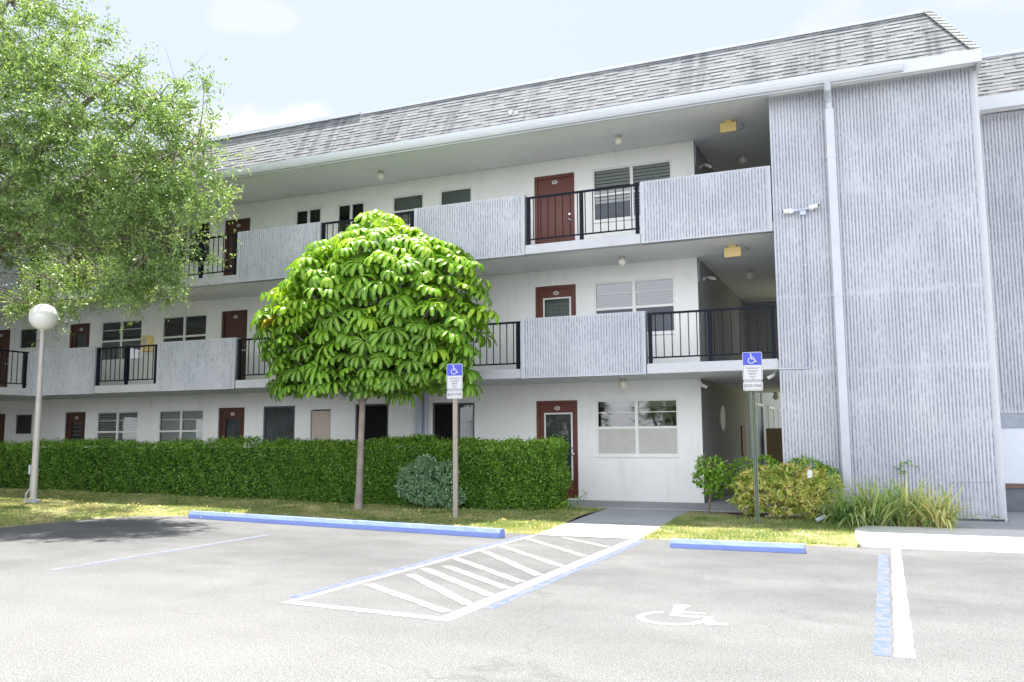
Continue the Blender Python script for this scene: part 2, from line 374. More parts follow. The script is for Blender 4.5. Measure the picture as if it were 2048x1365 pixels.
def text_mb(body, size, align='CENTER'):
    cu = bpy.data.curves.new('t', 'FONT'); cu.body = body; cu.size = size; cu.align_x = align; cu.align_y = 'CENTER'
    ob = bpy.data.objects.new('t', cu); COL.objects.link(ob)
    dg = bpy.context.evaluated_depsgraph_get(); me = bpy.data.meshes.new_from_object(ob.evaluated_get(dg))
    v = [tuple(x.co) for x in me.vertices]; f = [tuple(p.vertices) for p in me.polygons]
    bpy.data.objects.remove(ob); bpy.data.meshes.remove(me); bpy.data.curves.remove(cu)
    return v, f
rng = np.random.default_rng(7); random.seed(7)
def unit(a): return a/np.maximum(1e-9, np.linalg.norm(a, axis=1, keepdims=True))
def leaves(C, D, N, ln, wd, tint):
    """diamond leaves folded along the midrib: C base, D direction, N normal"""
    n = len(C); D = unit(D); S = unit(np.cross(D, N)); N2 = np.cross(S, D)
    ln = np.broadcast_to(ln, n)[:, None]; wd = np.broadcast_to(wd, n)[:, None]
    tip = C + D*ln - N2*ln*.12
    m = C + D*ln*.45
    l = m + S*wd*.5 + N2*wd*.15; r = m - S*wd*.5 + N2*wd*.15
    V = np.stack([C, l, tip, r], 1).reshape(-1, 3)
    F = np.arange(4*n).reshape(n, 4)
    return V, F, np.repeat(tint, 4)

# ------------------------------------------------------------------ ground
def struct(o): o['kind'] = 'structure'; return o
b = MB(); b.box(-250, 250, -250, 250, -.3, -.06); struct(b.build('ground', M['lawn']))
b = MB()
edge = [(-90, 9.6), (-14.6, 9.6), (-14.1, 9.75), (-13.85, 10.1), (-13.8, 11.3), (-13.7, 12.0), (-13.3, 12.7), (-12.4, 12.95), (-10, 12.75), (-5.2, 12.42), (-3.2, 12.42), (2.2, 12.5), (90, 12.5)]
b.prism([(-90, -90), (90, -90)] + edge[::-1], -.2, 0.0); struct(b.build('parking_lot', M['asphalt']))

def hgt(x, y):
    x = np.asarray(x, float); y = np.asarray(y, float)
    t = np.clip((y-12.4)/2.6, 0, 1); t = t*t*(3-2*t)
    e = np.clip((-8-x)/11, 0, 1)
    base = .012 + t*(.115 + .15*e)
    # left island is raised a little near its edge too
    t2 = np.clip((-13.6-x)/3, 0, 1)*np.clip((y-9.2)/2.5, 0, 1)
    return np.maximum(base, .012 + .14*t2) + .012*np.sin(x*2.1+y)*np.sin(y*1.7)*t
def in_lot(x, y):
    ex = np.array([p[0] for p in edge]); ey = np.array([p[1] for p in edge])
    return y < np.interp(x, ex, ey)
def lawn(x0, x1, y0, y1, st=.15):
    xs = np.linspace(x0, x1, int((x1-x0)/st)); ys = np.linspace(y0, y1, int((y1-y0)/st)); X, Y = np.meshgrid(xs, ys)
    Z = hgt(X, Y); Z = np.where(in_lot(X, Y), -.05, Z)
    V = np.stack([X.ravel(), Y.ravel(), Z.ravel()], 1); w_ = len(xs); h_ = len(ys)
    i, j = np.meshgrid(np.arange(w_-1), np.arange(h_-1)); a = (j*w_+i).ravel()
    F = np.stack([a, a+1, a+1+w_, a+w_], 1)
    return struct(np_mesh('lawn', V, F, M['lawn'], smooth=True))
lawn(-34, -4.951, 9.0, 16.055); lawn(-3.349, -.44, 12.3, 15.9)
def walk_z(y): return .006 + .115*max(0, min(1, (y-12.3)/3.2))
b = MB(); ys = [12.3, 13.0, 13.85, 14.9, 16.05]
for i in range(len(ys)-1):
    y0, y1 = ys[i]+.004, ys[i+1]-.004
    b.quad((-4.95, y0, walk_z(y0)), (-3.35, y0, walk_z(y0)), (-3.35, y1, walk_z(y1)), (-4.95, y1, walk_z(y1)))
    b.quad((-4.95, y0, -.05), (-4.95, y0, walk_z(y0)), (-4.95, y1, walk_z(y1)), (-4.95, y1, -.05))
    b.quad((-3.35, y0, walk_z(y0)), (-3.35, y0, -.05), (-3.35, y1, -.05), (-3.35, y1, walk_z(y1)))
struct(b.build('front_walk', M['concrete']))
b = MB(); b.box(-30, -3.36, 16.06, 17.85, -.05, .135); struct(b.build('sidewalk', M['concrete']))
b = MB(); b.box(-3.355, -1.72, 15.95, 40, -.05, .148); struct(b.build('breezeway_floor', M['concrete']))
# pale driveway apron on the right with its rounded kerb end
b = MB(); z_ = .125
pts = [(-.36, 12.47), (12, 12.6), (12, 14.9), (-.30, 14.35), (-.44, 14.2), (-.50, 13.9), (-.49, 13.2), (-.43, 12.8)]
top = [(x, y, .012 + .10*max(0, min(1, (y-12.47)/1.5))) for x, y in pts]
b.poly(top)
for i in range(len(pts)):
    j = (i+1) % len(pts); b.quad((*pts[i][:2], -.05), (*pts[j][:2], -.05), top[j], top[i])
struct(b.build('driveway_apron', M['apron']))
b = MB(); b.box(.85, 12, 14.3, 15.85, -.05, .098); struct(b.build('driveway', M['concrete']))
b = MB(); b.box(1.72, 12, 15.86, 18, -.05, .095); struct(b.build('driveway', M['concrete']))
b = MB(); b.prism([(1.55, 15.9), (1.62, 15.9), (2.6, 14.6), (2.5, 14.6)][::-1], .0985, .103); struct(b.build('road_marking', M['paint_white']))
b = MB(); b.box(-.42, 1.7, 14.0, 15.99, -.05, .09); b.box(-3.3, -.43, 14.75, 15.94, -.05, .12); struct(b.build('planting_bed', M['mulch']))

# painted markings
def strip(p, q, w0, z=.004, w1=None, mb=None):
    p = Vector((*p, 0)); q = Vector((*q, 0)); d = (q-p).normalized(); s = Vector((-d.y, d.x, 0)); w1 = w1 or w0
    n = max(1, int((q-p).length/.12)); prev = None
    for i in range(n+1):
        c = p+(q-p)*i/n; ww = (w0+(w1-w0)*i/n)/2
        a = c+s*(ww+random.uniform(-.006, .006)); e = c-s*(ww+random.uniform(-.006, .006))
        if prev: mb.quad((prev[1].x, prev[1].y, z), (e.x, e.y, z), (a.x, a.y, z), (prev[0].x, prev[0].y, z))
        prev = (a, e)
b = MB()
strip((-5.02, 6.45), (-4.97, 12.28), .085, .0014, mb=b); strip((-3.36, 6.3), (-3.40, 12.28), .15, .0014, mb=b)
strip((-5.06, 6.5), (-3.35, 6.36), .12, .0026, mb=b)
struct(b.build('road_marking', M['paint_white_soft']))
b = MB(); strip((.035, 6.42), (.03, 12.42), .125, .0014, .11, mb=b)
struct(b.build('road_marking', M['paint_white']))
b = MB()
for p, q in (((-4.5, 12.22), (-3.48, 11.28)), ((-4.93, 11.88), (-3.47, 10.3)), ((-4.92, 10.93), (-3.45, 9.42)), ((-4.9, 10.35), (-3.46, 8.72)), ((-4.95, 9.62), (-3.47, 8.25)), ((-4.75, 9.0), (-3.44, 7.85)), ((-4.9, 8.75), (-3.44, 7.45)), ((-4.8, 8.3), (-3.44, 6.98)), ((-4.9, 7.6), (-3.46, 6.62))):
    strip(p, q, .13, .0026, mb=b)
struct(b.build('road_marking', M['paint_white_worn']))
b = MB()
strip((-8.72, 7.05), (-8.80, 10.9), .055, .0014, mb=b)
struct(b.build('road_marking', M['paint_blue2']))
b = MB(); strip((-8.79, 7.0), (-8.87, 10.9), .05, .0014, mb=b); struct(b.build('road_marking', M['paint_white_worn']))
b = MB()
strip((-5.13, 6.7), (-5.09, 12.2), .10, .0014, mb=b); strip((-3.22, 6.9), (-3.27, 12.2), .10, .0014, mb=b); strip((-.10, 6.42), (-.115, 11.8), .11, .0014, mb=b)
struct(b.build('road_marking', M['paint_blue']))
def CNT(f):
    st = {'k': 0}
    def g(a, q): st['k'] += 1; return f(a, q, st['k']//8)
    return g
# wheelchair symbol painted on the stall, head away from the lot aisle
def wheelchair(mb, cx, cy, s, z=0, to3=None):
    """symbol in a unit box (0..1 wide, 0..1.15 high)"""
    to3 = to3 or (lambda a, b_: (cx+(a-.5)*s, cy+(b_-.5)*s, z))
    def P(*q): mb.poly([to3(a, b_) for a, b_ in q])
    def bar(p, q, w_):
        p = Vector(p); q = Vector(q); d = (q-p).normalized(); n = Vector((-d.y, d.x))*w_/2
        P((p-n)[:], (q-n)[:], (q+n)[:], (p+n)[:])
    n = 16; P(*[(.36+.085*math.cos(2*math.pi*i/n), 1.0+.085*math.sin(2*math.pi*i/n)) for i in range(n)])
    bar((.365, .90), (.405, .50), .11); bar((.39, .70), (.66, .70), .075)
    bar((.36, .515), (.70, .515), .10); bar((.675, .56), (.80, .20), .10); bar((.76, .22), (.93, .28), .09)
    ro, ri = .335, .255; a0, a1 = R_(118), R_(352); m = 22; c0 = (.40, .36)
    for i in range(m):
        u, v = a0+(a1-a0)*i/m, a0+(a1-a0)*(i+1)/m
        P((c0[0]+ri*math.cos(u), c0[1]+ri*math.sin(u)), (c0[0]+ro*math.cos(u), c0[1]+ro*math.sin(u)), (c0[0]+ro*math.cos(v), c0[1]+ro*math.sin(v)), (c0[0]+ri*math.cos(v), c0[1]+ri*math.sin(v)))
b = MB(); wheelchair(b, -1.60, 7.32, .95, .0045, to3=CNT(lambda a, q, kz: (-1.57+(a-.52)*.86, 6.80+(q)*.82, .0014+kz*.00006)))
struct(b.build('road_marking', M['paint_white_soft']))

# ------------------------------------------------------------------ apartment building
BX = thing('apartment_building', (-8, 17.8, 0), 'three storey pale apartment building with ribbed balcony panels and shingled mansard roof behind the hedge', 'building')
WY = 17.8; FY = 16.0
def wall_open(mb, x0, x1, z0, z1, y, ops, depth=.12, T=None):
    T = T or (lambda x, yy, z: (x, yy, z))
    xs = sorted({x0, x1, *[max(x0, min(x1, o[0])) for o in ops], *[max(x0, min(x1, o[1])) for o in ops]})
    zs = sorted({z0, z1, *[o[2] for o in ops], *[o[3] for o in ops]})
    for i in range(len(xs)-1):
        for j in range(len(zs)-1):
            cx, cz = (xs[i]+xs[i+1])/2, (zs[j]+zs[j+1])/2
            if any(o[0] < cx < o[1] and o[2] < cz < o[3] for o in ops): continue
            mb.quad(T(xs[i], y, zs[j]), T(xs[i+1], y, zs[j]), T(xs[i+1], y, zs[j+1]), T(xs[i], y, zs[j+1]))
    for a, c, e, g in ops:
        y2 = y+depth
        mb.quad(T(a, y, e), T(a, y2, e), T(a, y2, g), T(a, y, g)); mb.quad(T(c, y2, e), T(c, y, e), T(c, y, g), T(c, y2, g))
        mb.quad(T(a, y2, g), T(c, y2, g), T(c, y, g), T(a, y, g)); mb.quad(T(a, y, e), T(c, y, e), T(c, y2, e), T(a, y2, e))
DOORS, WINS = [], []
# (x0,x1,z0,z1,kind)
for f, zf in ((1, .16), (2, 2.85), (3, 5.38)):
    zt = {1: 2.28, 2: 4.85, 3: 7.40}[f]
    k = {1: 'glass', 2: 'half', 3: 'solid'}[f]
    DOORS.append((-7.13, -6.16, zf, zt, k, f)); WINS.append((-5.74, -3.95, zt-1.20, zt-.005, 'big%d' % f, f))
    DOORS.append((-16.15, -15.28, zf, zt-(.05 if f == 3 else -.02), 'curtain' if f == 1 else 'solid', f))
    WINS.append((-18.24, -16.64, zt-1.15, zt, 'far%d' % f, f)); WINS.append((-20.56, -18.97, zt-1.15, zt, 'farb%d' % f, f))
    DOORS.append((-21.82, -21.0, zf, zt, 'louvre' if f == 1 else 'half', f))
    WINS.append((-23.94, -23.17, zt-.65, zt, 'dark', f)); DOORS.append((-25.3, -24.35, zf, zt, 'solid', f))
for f, zt in ((2, 4.83), (3, 7.39)):
    WINS.append((-13.83, -12.98, zt-.78, zt, 'small', f)); WINS.append((-12.53, -11.68, zt-.78, zt, 'small', f))
    WINS.append((-10.90, -10.01, zt-.78, zt, 'awning', f)); WINS.append((-9.58, -8.71, zt-.78, zt, 'awning', f))
WINS += [(-14.67, -13.68, 1.0, 2.31, 'curtain', 1), (-13.20, -12.60, .9, 2.20, 'shutter', 1), (-11.88, -10.94, .7, 2.31, 'black', 1),
         (-9.74, -9.14, .3, 2.30, 'black', 1), (-9.09, -8.65, 1.0, 2.28, 'screen', 1)]
ops = [o[:4] for o in DOORS+WINS]
b = MB()
wall_open(b, -28, -3.47, .10, 7.74, WY, ops)
b.build('wall', M['wall'], BX)
# shell behind the front wall; darkness of unlit rooms put into its colour
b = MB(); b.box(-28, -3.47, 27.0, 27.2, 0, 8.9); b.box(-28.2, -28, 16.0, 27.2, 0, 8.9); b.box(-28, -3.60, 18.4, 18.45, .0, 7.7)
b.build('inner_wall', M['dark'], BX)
b = MB()
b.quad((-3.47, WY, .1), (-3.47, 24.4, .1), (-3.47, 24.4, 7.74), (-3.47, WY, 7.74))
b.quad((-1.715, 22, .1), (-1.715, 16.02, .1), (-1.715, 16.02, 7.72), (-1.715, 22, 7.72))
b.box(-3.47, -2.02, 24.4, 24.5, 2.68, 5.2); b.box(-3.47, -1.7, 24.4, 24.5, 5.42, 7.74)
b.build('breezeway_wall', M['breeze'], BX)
# lit rear gallery seen through the ground-floor breezeway
b = MB(); b.box(-4.5, -3.47, 24.5, 40, 0, 7.7); b.box(-3.46, 1.6, 40, 40.3, 0, 7.7); b.box(-1.2, 6, 33, 33.3, 2.7, 7.7)
for y0 in (26.2, 29.8, 33.2):
    pass
b.build('rear_wall', m_stucco('rear_paint', (.40, .43, .50), .4), BX)
for y0 in (25.6, 28.6, 31.4, 34.4):
    b = MB(); b.box(-3.465, -3.42, y0, y0+.07, .9, 2.45); b.box(-3.465, -3.42, y0+1.5, y0+1.57, .9, 2.45); b.box(-3.465, -3.42, y0+.071, y0+1.499, 2.38, 2.45)
    b.build('rear_window_trim', M['frame_white'], BX)
# ceilings / slabs
def slab(z0, z1, name):
    s = MB(); s.box(-28, -1.70, FY+.03, 17.79, z0, z1-.02); s.box(-3.465, -1.72, 17.79, 24.4, z0, z1-.02)
    s.box(-28, -21.05, -4, FY+.03, z0, z1-.02)
    return s.build(name, M['soffit'], BX)
slab(2.665, 2.85, 'balcony_slab'); slab(5.205, 5.385, 'balcony_slab')
b = MB(); b.box(-28, -1.70, 15.66, 17.79, 7.74, 7.80); b.box(-3.465, -1.72, 17.79, 24.4, 7.74, 7.80); b.box(-28, -21.45, -4, 15.65, 7.74, 7.8); b.box(-1.70, 1.70, 15.66, 15.99, 7.715, 7.80)
b.build('soffit', M['soffit'], BX)
b = MB(); b.box(-28, 1.0, 16.3, 27, 8.86, 8.9); b.build('flat_roof', M['shade_grey'], BX)
# slab edges where the balcony is open (railing bays) and their face
def slab_edge(x0, x1, z0, z1):
    s = MB(); s.box(x0, x1, FY-.012, FY+.14, z0, z1); return s.build('slab_edge', M['slab'], BX, bevel=.012)
# ribbed panels
def ribbed(x0, x1, z0, z1, y, pitch=.056, rough=.25, seed=1, dz=.045, margin=(.0, .0), T=None, thick=.14, name='balcony_panel', parent=BX, cap=True, bottom_flat=0, joints=()):
    r = np.random.default_rng(seed)
    off = np.array([0, .46, .56, .86]); hg = np.array([0., 0., 1., 1.])
    nrib = int(round((x1-x0-margin[0]-margin[1])/pitch)); pt = (x1-x0-margin[0]-margin[1])/nrib
    xs = [x0]; gs = [0.]
    xa = x0+margin[0]
    for i in range(nrib):
        for o_, h_ in zip(off, hg):
            xs.append(xa+(i+o_)*pt+1e-4); gs.append(h_)
    xs += [x1-margin[1], x1] if margin[1] else [x1]; gs += [0., 0.] if margin[1] else [0.]
    xs = np.array(xs); gs = np.array(gs)
    zs = np.linspace(z0, z1, max(2, int((z1-z0)/dz)+1))
    X, Z = np.meshgrid(xs, zs); G = np.tile(gs, (len(zs), 1))
    # broken fins: smooth noise along each rib lowers or fills the relief
    nr = r.random(X.shape); nr = (nr+np.roll(nr, 1, 0)+np.roll(nr, 1, 1))/3
    low = r.random((len(zs)//8+2, len(xs)//24+2)); iy = np.linspace(0, low.shape[0]-1.01, len(zs)); ix = np.linspace(0, low.shape[1]-1.01, len(xs))
    a, c = iy.astype(int), ix.astype(int); fy, fx = (iy-a)[:, None], (ix-c)[None, :]
    lo = (low[a][:, c]*(1-fy)*(1-fx)+low[a+1][:, c]*fy*(1-fx)+low[a][:, c+1]*(1-fy)*fx+low[a+1][:, c+1]*fy*fx)
    for jz in joints:
        lo = lo + .9*np.exp(-((Z-jz-.02*np.sin(X*7)-.03*(lo-.5))/.035)**2)
    inner = ((X > x0+.02) & (X < x1-.02) & (Z > z0+.01) & (Z < z1-.01)).astype(float)
    fill = np.clip((lo-.35)*2*rough+(nr-.5)*1.6*rough*2, 0, .9)
    Gd = G*(1-fill)
    Y = y + Gd*.018*inner + (nr-.5)*.016*inner*(.5+rough*1.5) 
    Xj = X + (r.random(X.shape)-.5)*.004*inner
    if bottom_flat: pass
    P = np.stack([Xj.ravel(), Y.ravel(), Z.ravel()], 1)
    w_ = len(xs); i, j = np.meshgrid(np.arange(w_-1), np.arange(len(zs)-1)); q = (j*w_+i).ravel()
    F = np.stack([q, q+1, q+1+w_, q+w_], 1)
    n0 = len(P); yb = y+thick
    bx = np.array([[x0, y, z0], [x1, y, z0], [x1, y, z1], [x0, y, z1], [x0, yb, z0], [x1, yb, z0], [x1, yb, z1], [x0, yb, z1]])
    P = np.vstack([P, bx]); Fb = np.array([[3, 2, 6, 7], [0, 4, 5, 1], [1, 5, 6, 2], [0, 3, 7, 4], [4, 7, 6, 5]])+n0
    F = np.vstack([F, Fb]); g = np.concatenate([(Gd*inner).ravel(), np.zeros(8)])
    if T: P = T(P)
    return np_mesh(name, P, F, M['rib'], parent, {'groove': g})
sd_ = 1
for x0, x1, z0, z1, rgh in ((-4.18, -1.73, 5.19, 6.415, .25), (-9.22, -6.62, 5.19, 6.45, .35), (-14.08, -11.70, 5.19, 6.42, .6), (-18.63, -16.40, 5.19, 6.42, .8),
                       (-6.72, -4.14, 2.655, 3.87, .3), (-16.49, -14.04, 2.655, 3.87, .9), (-11.6, -9.2, 2.655, 3.87, .7), (-21.03, -18.62, 2.655, 3.87, 1.0)):
    sd_ += 1; ribbed(x0, x1, z0, z1, FY-.03, rough=rgh, seed=sd_, margin=(.05, .09), thick=.17)
# wing panels facing right (+X side)
def TX(P): return np.stack([-21.02-(P[:, 1]-FY), FY-.2+(P[:, 0]), P[:, 2]], 1)
ribbed(-2.7, 0, 5.19, 6.42, FY, seed=31, rough=.6, T=TX, thick=.15)
ribbed(-14.0, -5.2, 2.655, 3.87, FY, seed=32, rough=.8, T=TX, thick=.15)
# smooth plaster end strips of the panels
def rail(x0, x1, zf, zt, posts, T=None):
    T = T or (lambda v: v)
    s = MB(); y = FY+.03
    s.box(x0, x1, y-.022, y+.022, zt-.038, zt); s.box(x0, x1, y-.013, y+.013, zf+.10, zf+.128)
    n = max(2, int(round((x1-x0)/.155)))
    for i in range(1, n):
        x = x0+(x1-x0)*i/n
        if any(abs(x-p) < .05 for p in posts): continue
        s.box(x-.008, x+.008, y-.008, y+.008, zf+.128, zt-.038)
    s.v = [T(v) for v in s.v]
    r = s.build('railing', M['black_metal'], BX)
    for p in posts:
        q = MB(); q.box(p-.033, p+.033, y-.033, y+.033, zf+.003, zt-.039); q.v = [T(v) for v in q.v]; q.build('railing_post', M['black_metal'], r)
for x0, x1 in ((-6.62, -4.19), (-11.70, -9.23), (-16.39, -14.09), (-21.0, -18.64)):
    rail(x0+.02, x1-.02, 5.39, 6.40, (x0+.07, (x0+x1)/2, x1-.07)); slab_edge(x0+.002, x1-.002, 5.195, 5.39)
for x0, x1 in ((-4.13, -1.73), (-9.19, -6.73), (-14.03, -11.61), (-18.61, -16.50)):
    rail(x0+.02, x1-.02, 2.855, 3.83, (x0+.07, (x0+x1)/2, x1-.07)); slab_edge(x0+.002, x1-.002, 2.66, 2.855)
TW = lambda v: (-21.05-(v[1]-FY-.03), FY-.05+(v[0]), v[2])
rail(-5.1, 0, 2.855, 3.83, (-5.0, -3.4, -1.7, -.08), TW); rail(-7.8, -2.75, 5.39, 6.40, (-7.7, -6.1, -4.4, -2.85), TW)
def TX2(P): return TX(P)
ribbed(-16.0, -7.85, 5.19, 6.42, FY, seed=33, rough=.6, T=TX, thick=.15)
b = MB(); b.box(-21.1, -21.0, -4, 15.98, 2.66, 2.852); b.box(-21.1, -21.0, -4, 15.98, 5.195, 5.388); b.build('slab_edge', M['slab'], BX)
b = MB(); wall_open(b, -4, WY, .1, 7.74, -24.4, [(8, 8.9, .2, 2.3), (11, 12.5, 1.1, 2.3), (8, 8.9, 2.9, 4.85), (11, 12.5, 3.7, 4.85), (8, 8.9, 5.4, 7.4), (11, 12.5, 6.2, 7.4)], .1, T=lambda x, y, z: (-y*1.0-49.8, x, z))
b.build('wing_wall', M['wall'], BX)
# stair tower
ribbed(-1.71, 1.66, .12, 7.72, FY, pitch=.056, rough=.3, seed=77, dz=.05, thick=.12, margin=(.0, .07), name='stair_tower', joints=(2.62, 3.95))
b = MB(); b.box(-1.70, 1.66, 16.125, 22, .02, 7.72); b.box(1.661, 1.70, 16.0, 22.0, .02, 7.72); b.build('stair_tower_wall', M['slab'], BX)
# small projecting footing ledge at the tower foot
b = MB(); b.box(.85, 1.5, FY-.008, FY+.01, .70, .715); b.build('ledge', M['grey_band'], BX)

# ------------------------------------------------------------------ roof
def shingles(O, U, S, length, rise, parent, seed=3, expo=.100, trim0=0., trim1=0., name='roof'):
    """O lower-left corner, U unit along eave, S unit up the slope; trim = hip cut per metre of slope"""
    r = np.random.default_rng(seed); O = np.array(O, float); U = np.array(U, float); S = np.array(S, float); N = np.cross(U, S)
    V = []; F = []; tint = []
    nc = int(math.ceil(rise/expo))
    for c in range(nc):
        s0 = c*expo; s1 = min(rise, s0+expo*1.12)
        a = trim0*(s0/rise); e = length-trim1*(s0/rise)
        x = a - r.random()*.2
        while x < e:
            wdt = .13+.20*r.random(); x1 = min(e, x+wdt); xx = max(a, x)
            if x1-xx > .01:
                th = (.016 if r.random() < .5 else .009); d = -.006*r.random()
                tt = .08+.9*r.random()
                p0 = O+U*xx+S*(s0+d); p1 = O+U*x1+S*(s0+d); p2 = O+U*min(x1, length-trim1*(s1/rise))+S*s1; p3 = O+U*max(xx, trim0*(s1/rise))+S*s1
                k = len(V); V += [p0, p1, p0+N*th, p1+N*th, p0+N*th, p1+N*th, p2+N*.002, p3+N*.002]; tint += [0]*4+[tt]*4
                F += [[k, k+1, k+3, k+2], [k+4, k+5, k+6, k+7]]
            x += wdt
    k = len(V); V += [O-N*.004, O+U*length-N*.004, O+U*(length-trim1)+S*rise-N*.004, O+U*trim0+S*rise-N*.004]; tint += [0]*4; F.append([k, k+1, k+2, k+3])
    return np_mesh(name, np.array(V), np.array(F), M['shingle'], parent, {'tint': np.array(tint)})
SL = Vector((0, .65, 1.11)); rise = SL.length; SLn = SL.normalized()
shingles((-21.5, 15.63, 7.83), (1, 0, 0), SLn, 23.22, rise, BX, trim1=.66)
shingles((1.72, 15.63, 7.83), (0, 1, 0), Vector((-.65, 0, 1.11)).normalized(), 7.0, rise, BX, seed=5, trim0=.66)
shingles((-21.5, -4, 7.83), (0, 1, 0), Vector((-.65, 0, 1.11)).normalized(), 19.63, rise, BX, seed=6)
b = MB()   # hip cap shingles
A = Vector((1.725, 15.625, 7.85)); B_ = Vector((1.07, 16.28, 8.97)); d = (B_-A); n = 13
for i in range(n):
    p = A+d*(i/n); q = A+d*((i+1.12)/n)
    for s in (Vector((-.15, 0, .03)), Vector((0.02, .13, .02))):
        lo = .022
        b.quad(tuple(p+Vector((.01, -.01, lo))), tuple(p+s+Vector((0, -.012, lo))), tuple(q+s+Vector((0, 0, .004))), tuple(q+Vector((0, 0, .006))))
        b.quad(tuple(p+Vector((.01, -.01, -.01))), tuple(p+s+Vector((0, -.012, -.01))), tuple(p+s+Vector((0, -.012, lo))), tuple(p+Vector((.01, -.01, lo))))
b.build('hip_cap', plain('hip_shingle', (.25, .26, .25), .9, var=.2, bs=.3), BX)
b = MB(); b.box(-10.8, 1.08, 16.24, 16.36, 8.93, 8.985); b.box(1.0, 1.10, 16.36, 22, 8.93, 8.985); b.build('roof_edge_trim', M['white_metal'], BX)
b = MB(); b.box(-21.5, -10.83, 16.20, 16.40, 8.93, 9.015); b.build('roof_edge_trim', M['white_metal'], BX)
b = MB(); b.box(-21.4, 1.745, 15.60, 15.655, 7.625, 7.845); b.box(1.69, 1.745, 15.657, 22, 7.625, 7.845); b.box(-21.47, -21.42, -4, 15.65, 7.625, 7.845)
b.build('fascia', M['white_metal'], BX)
# gutter: K profile
prof = [(15.597, 7.655), (15.545, 7.655), (15.515, 7.70), (15.495, 7.76), (15.485, 7.825), (15.50, 7.825), (15.597, 7.80)]
b = MB(); b.prism([(p[0], p[1]) for p in prof], -21.3, .56, 'x'); b.build('gutter', M['white_metal'], BX)
b = MB()
b.tube([(-.665, 15.56, 7.66), (-.665, 15.60, 7.56), (-.665, 15.80, 7.50), (-.665, 15.90, 7.42), (-.665, 15.925, 7.3)], .062, 8)
b.prism([(-.735, 15.875), (-.59, 15.875), (-.59, 15.972), (-.735, 15.972)], .22, 7.30)
dsp = b.build('downspout', M['downspout'], BX, bevel=.008)
for z in (1.2, 3.9, 6.4):
    b = MB(); b.box(-.745, -.580, 15.868, 15.985, z, z+.03); b.build('bracket', M['downspout'], dsp)
# plumbing vent on roof
b = MB(); b.lathe([(.06, 8.0), (.06, 8.24), (.05, 8.24), (.05, 8.1)], -6.86, 15.86, 12); b.box(-6.75, -6.68, 15.8, 15.86, 8.0, 8.2); b.build('roof_vent', M['white_metal'], BX)

# ------------------------------------------------------------------ doors & windows
def fold(mb, x0, x1, z0, z1, y, pitch=.09, amp=.02):
    n = max(2, int((x1-x0)/pitch)*2)
    for i in range(n):
        a = x0+(x1-x0)*i/n; c = x0+(x1-x0)*(i+1)/n; ya = y+(amp if i % 2 else -amp); yc = y+(-amp if i % 2 else amp)
        mb.quad((a, ya, z0), (c, yc, z0), (c, yc, z1), (a, ya, z1))
def slats(mb, x0, x1, z0, z1, y, pitch=.05, tilt=.4):
    z = z1
    while z > z0+pitch*.5:
        a = pitch*.56
        mb.quad((x0, y+a*.4, z-a*.9*(1-tilt)-a*.5), (x1, y+a*.4, z-a*.9*(1-tilt)-a*.5), (x1, y-a*.4, z), (x0, y-a*.4, z)); z -= pitch
def oval(mb, cx, cz, rx, rz, y, n=20):
    mb.poly([(cx+rx*math.cos(2*math.pi*i/n), y, cz+rz*math.sin(2*math.pi*i/n)) for i in range(n)])
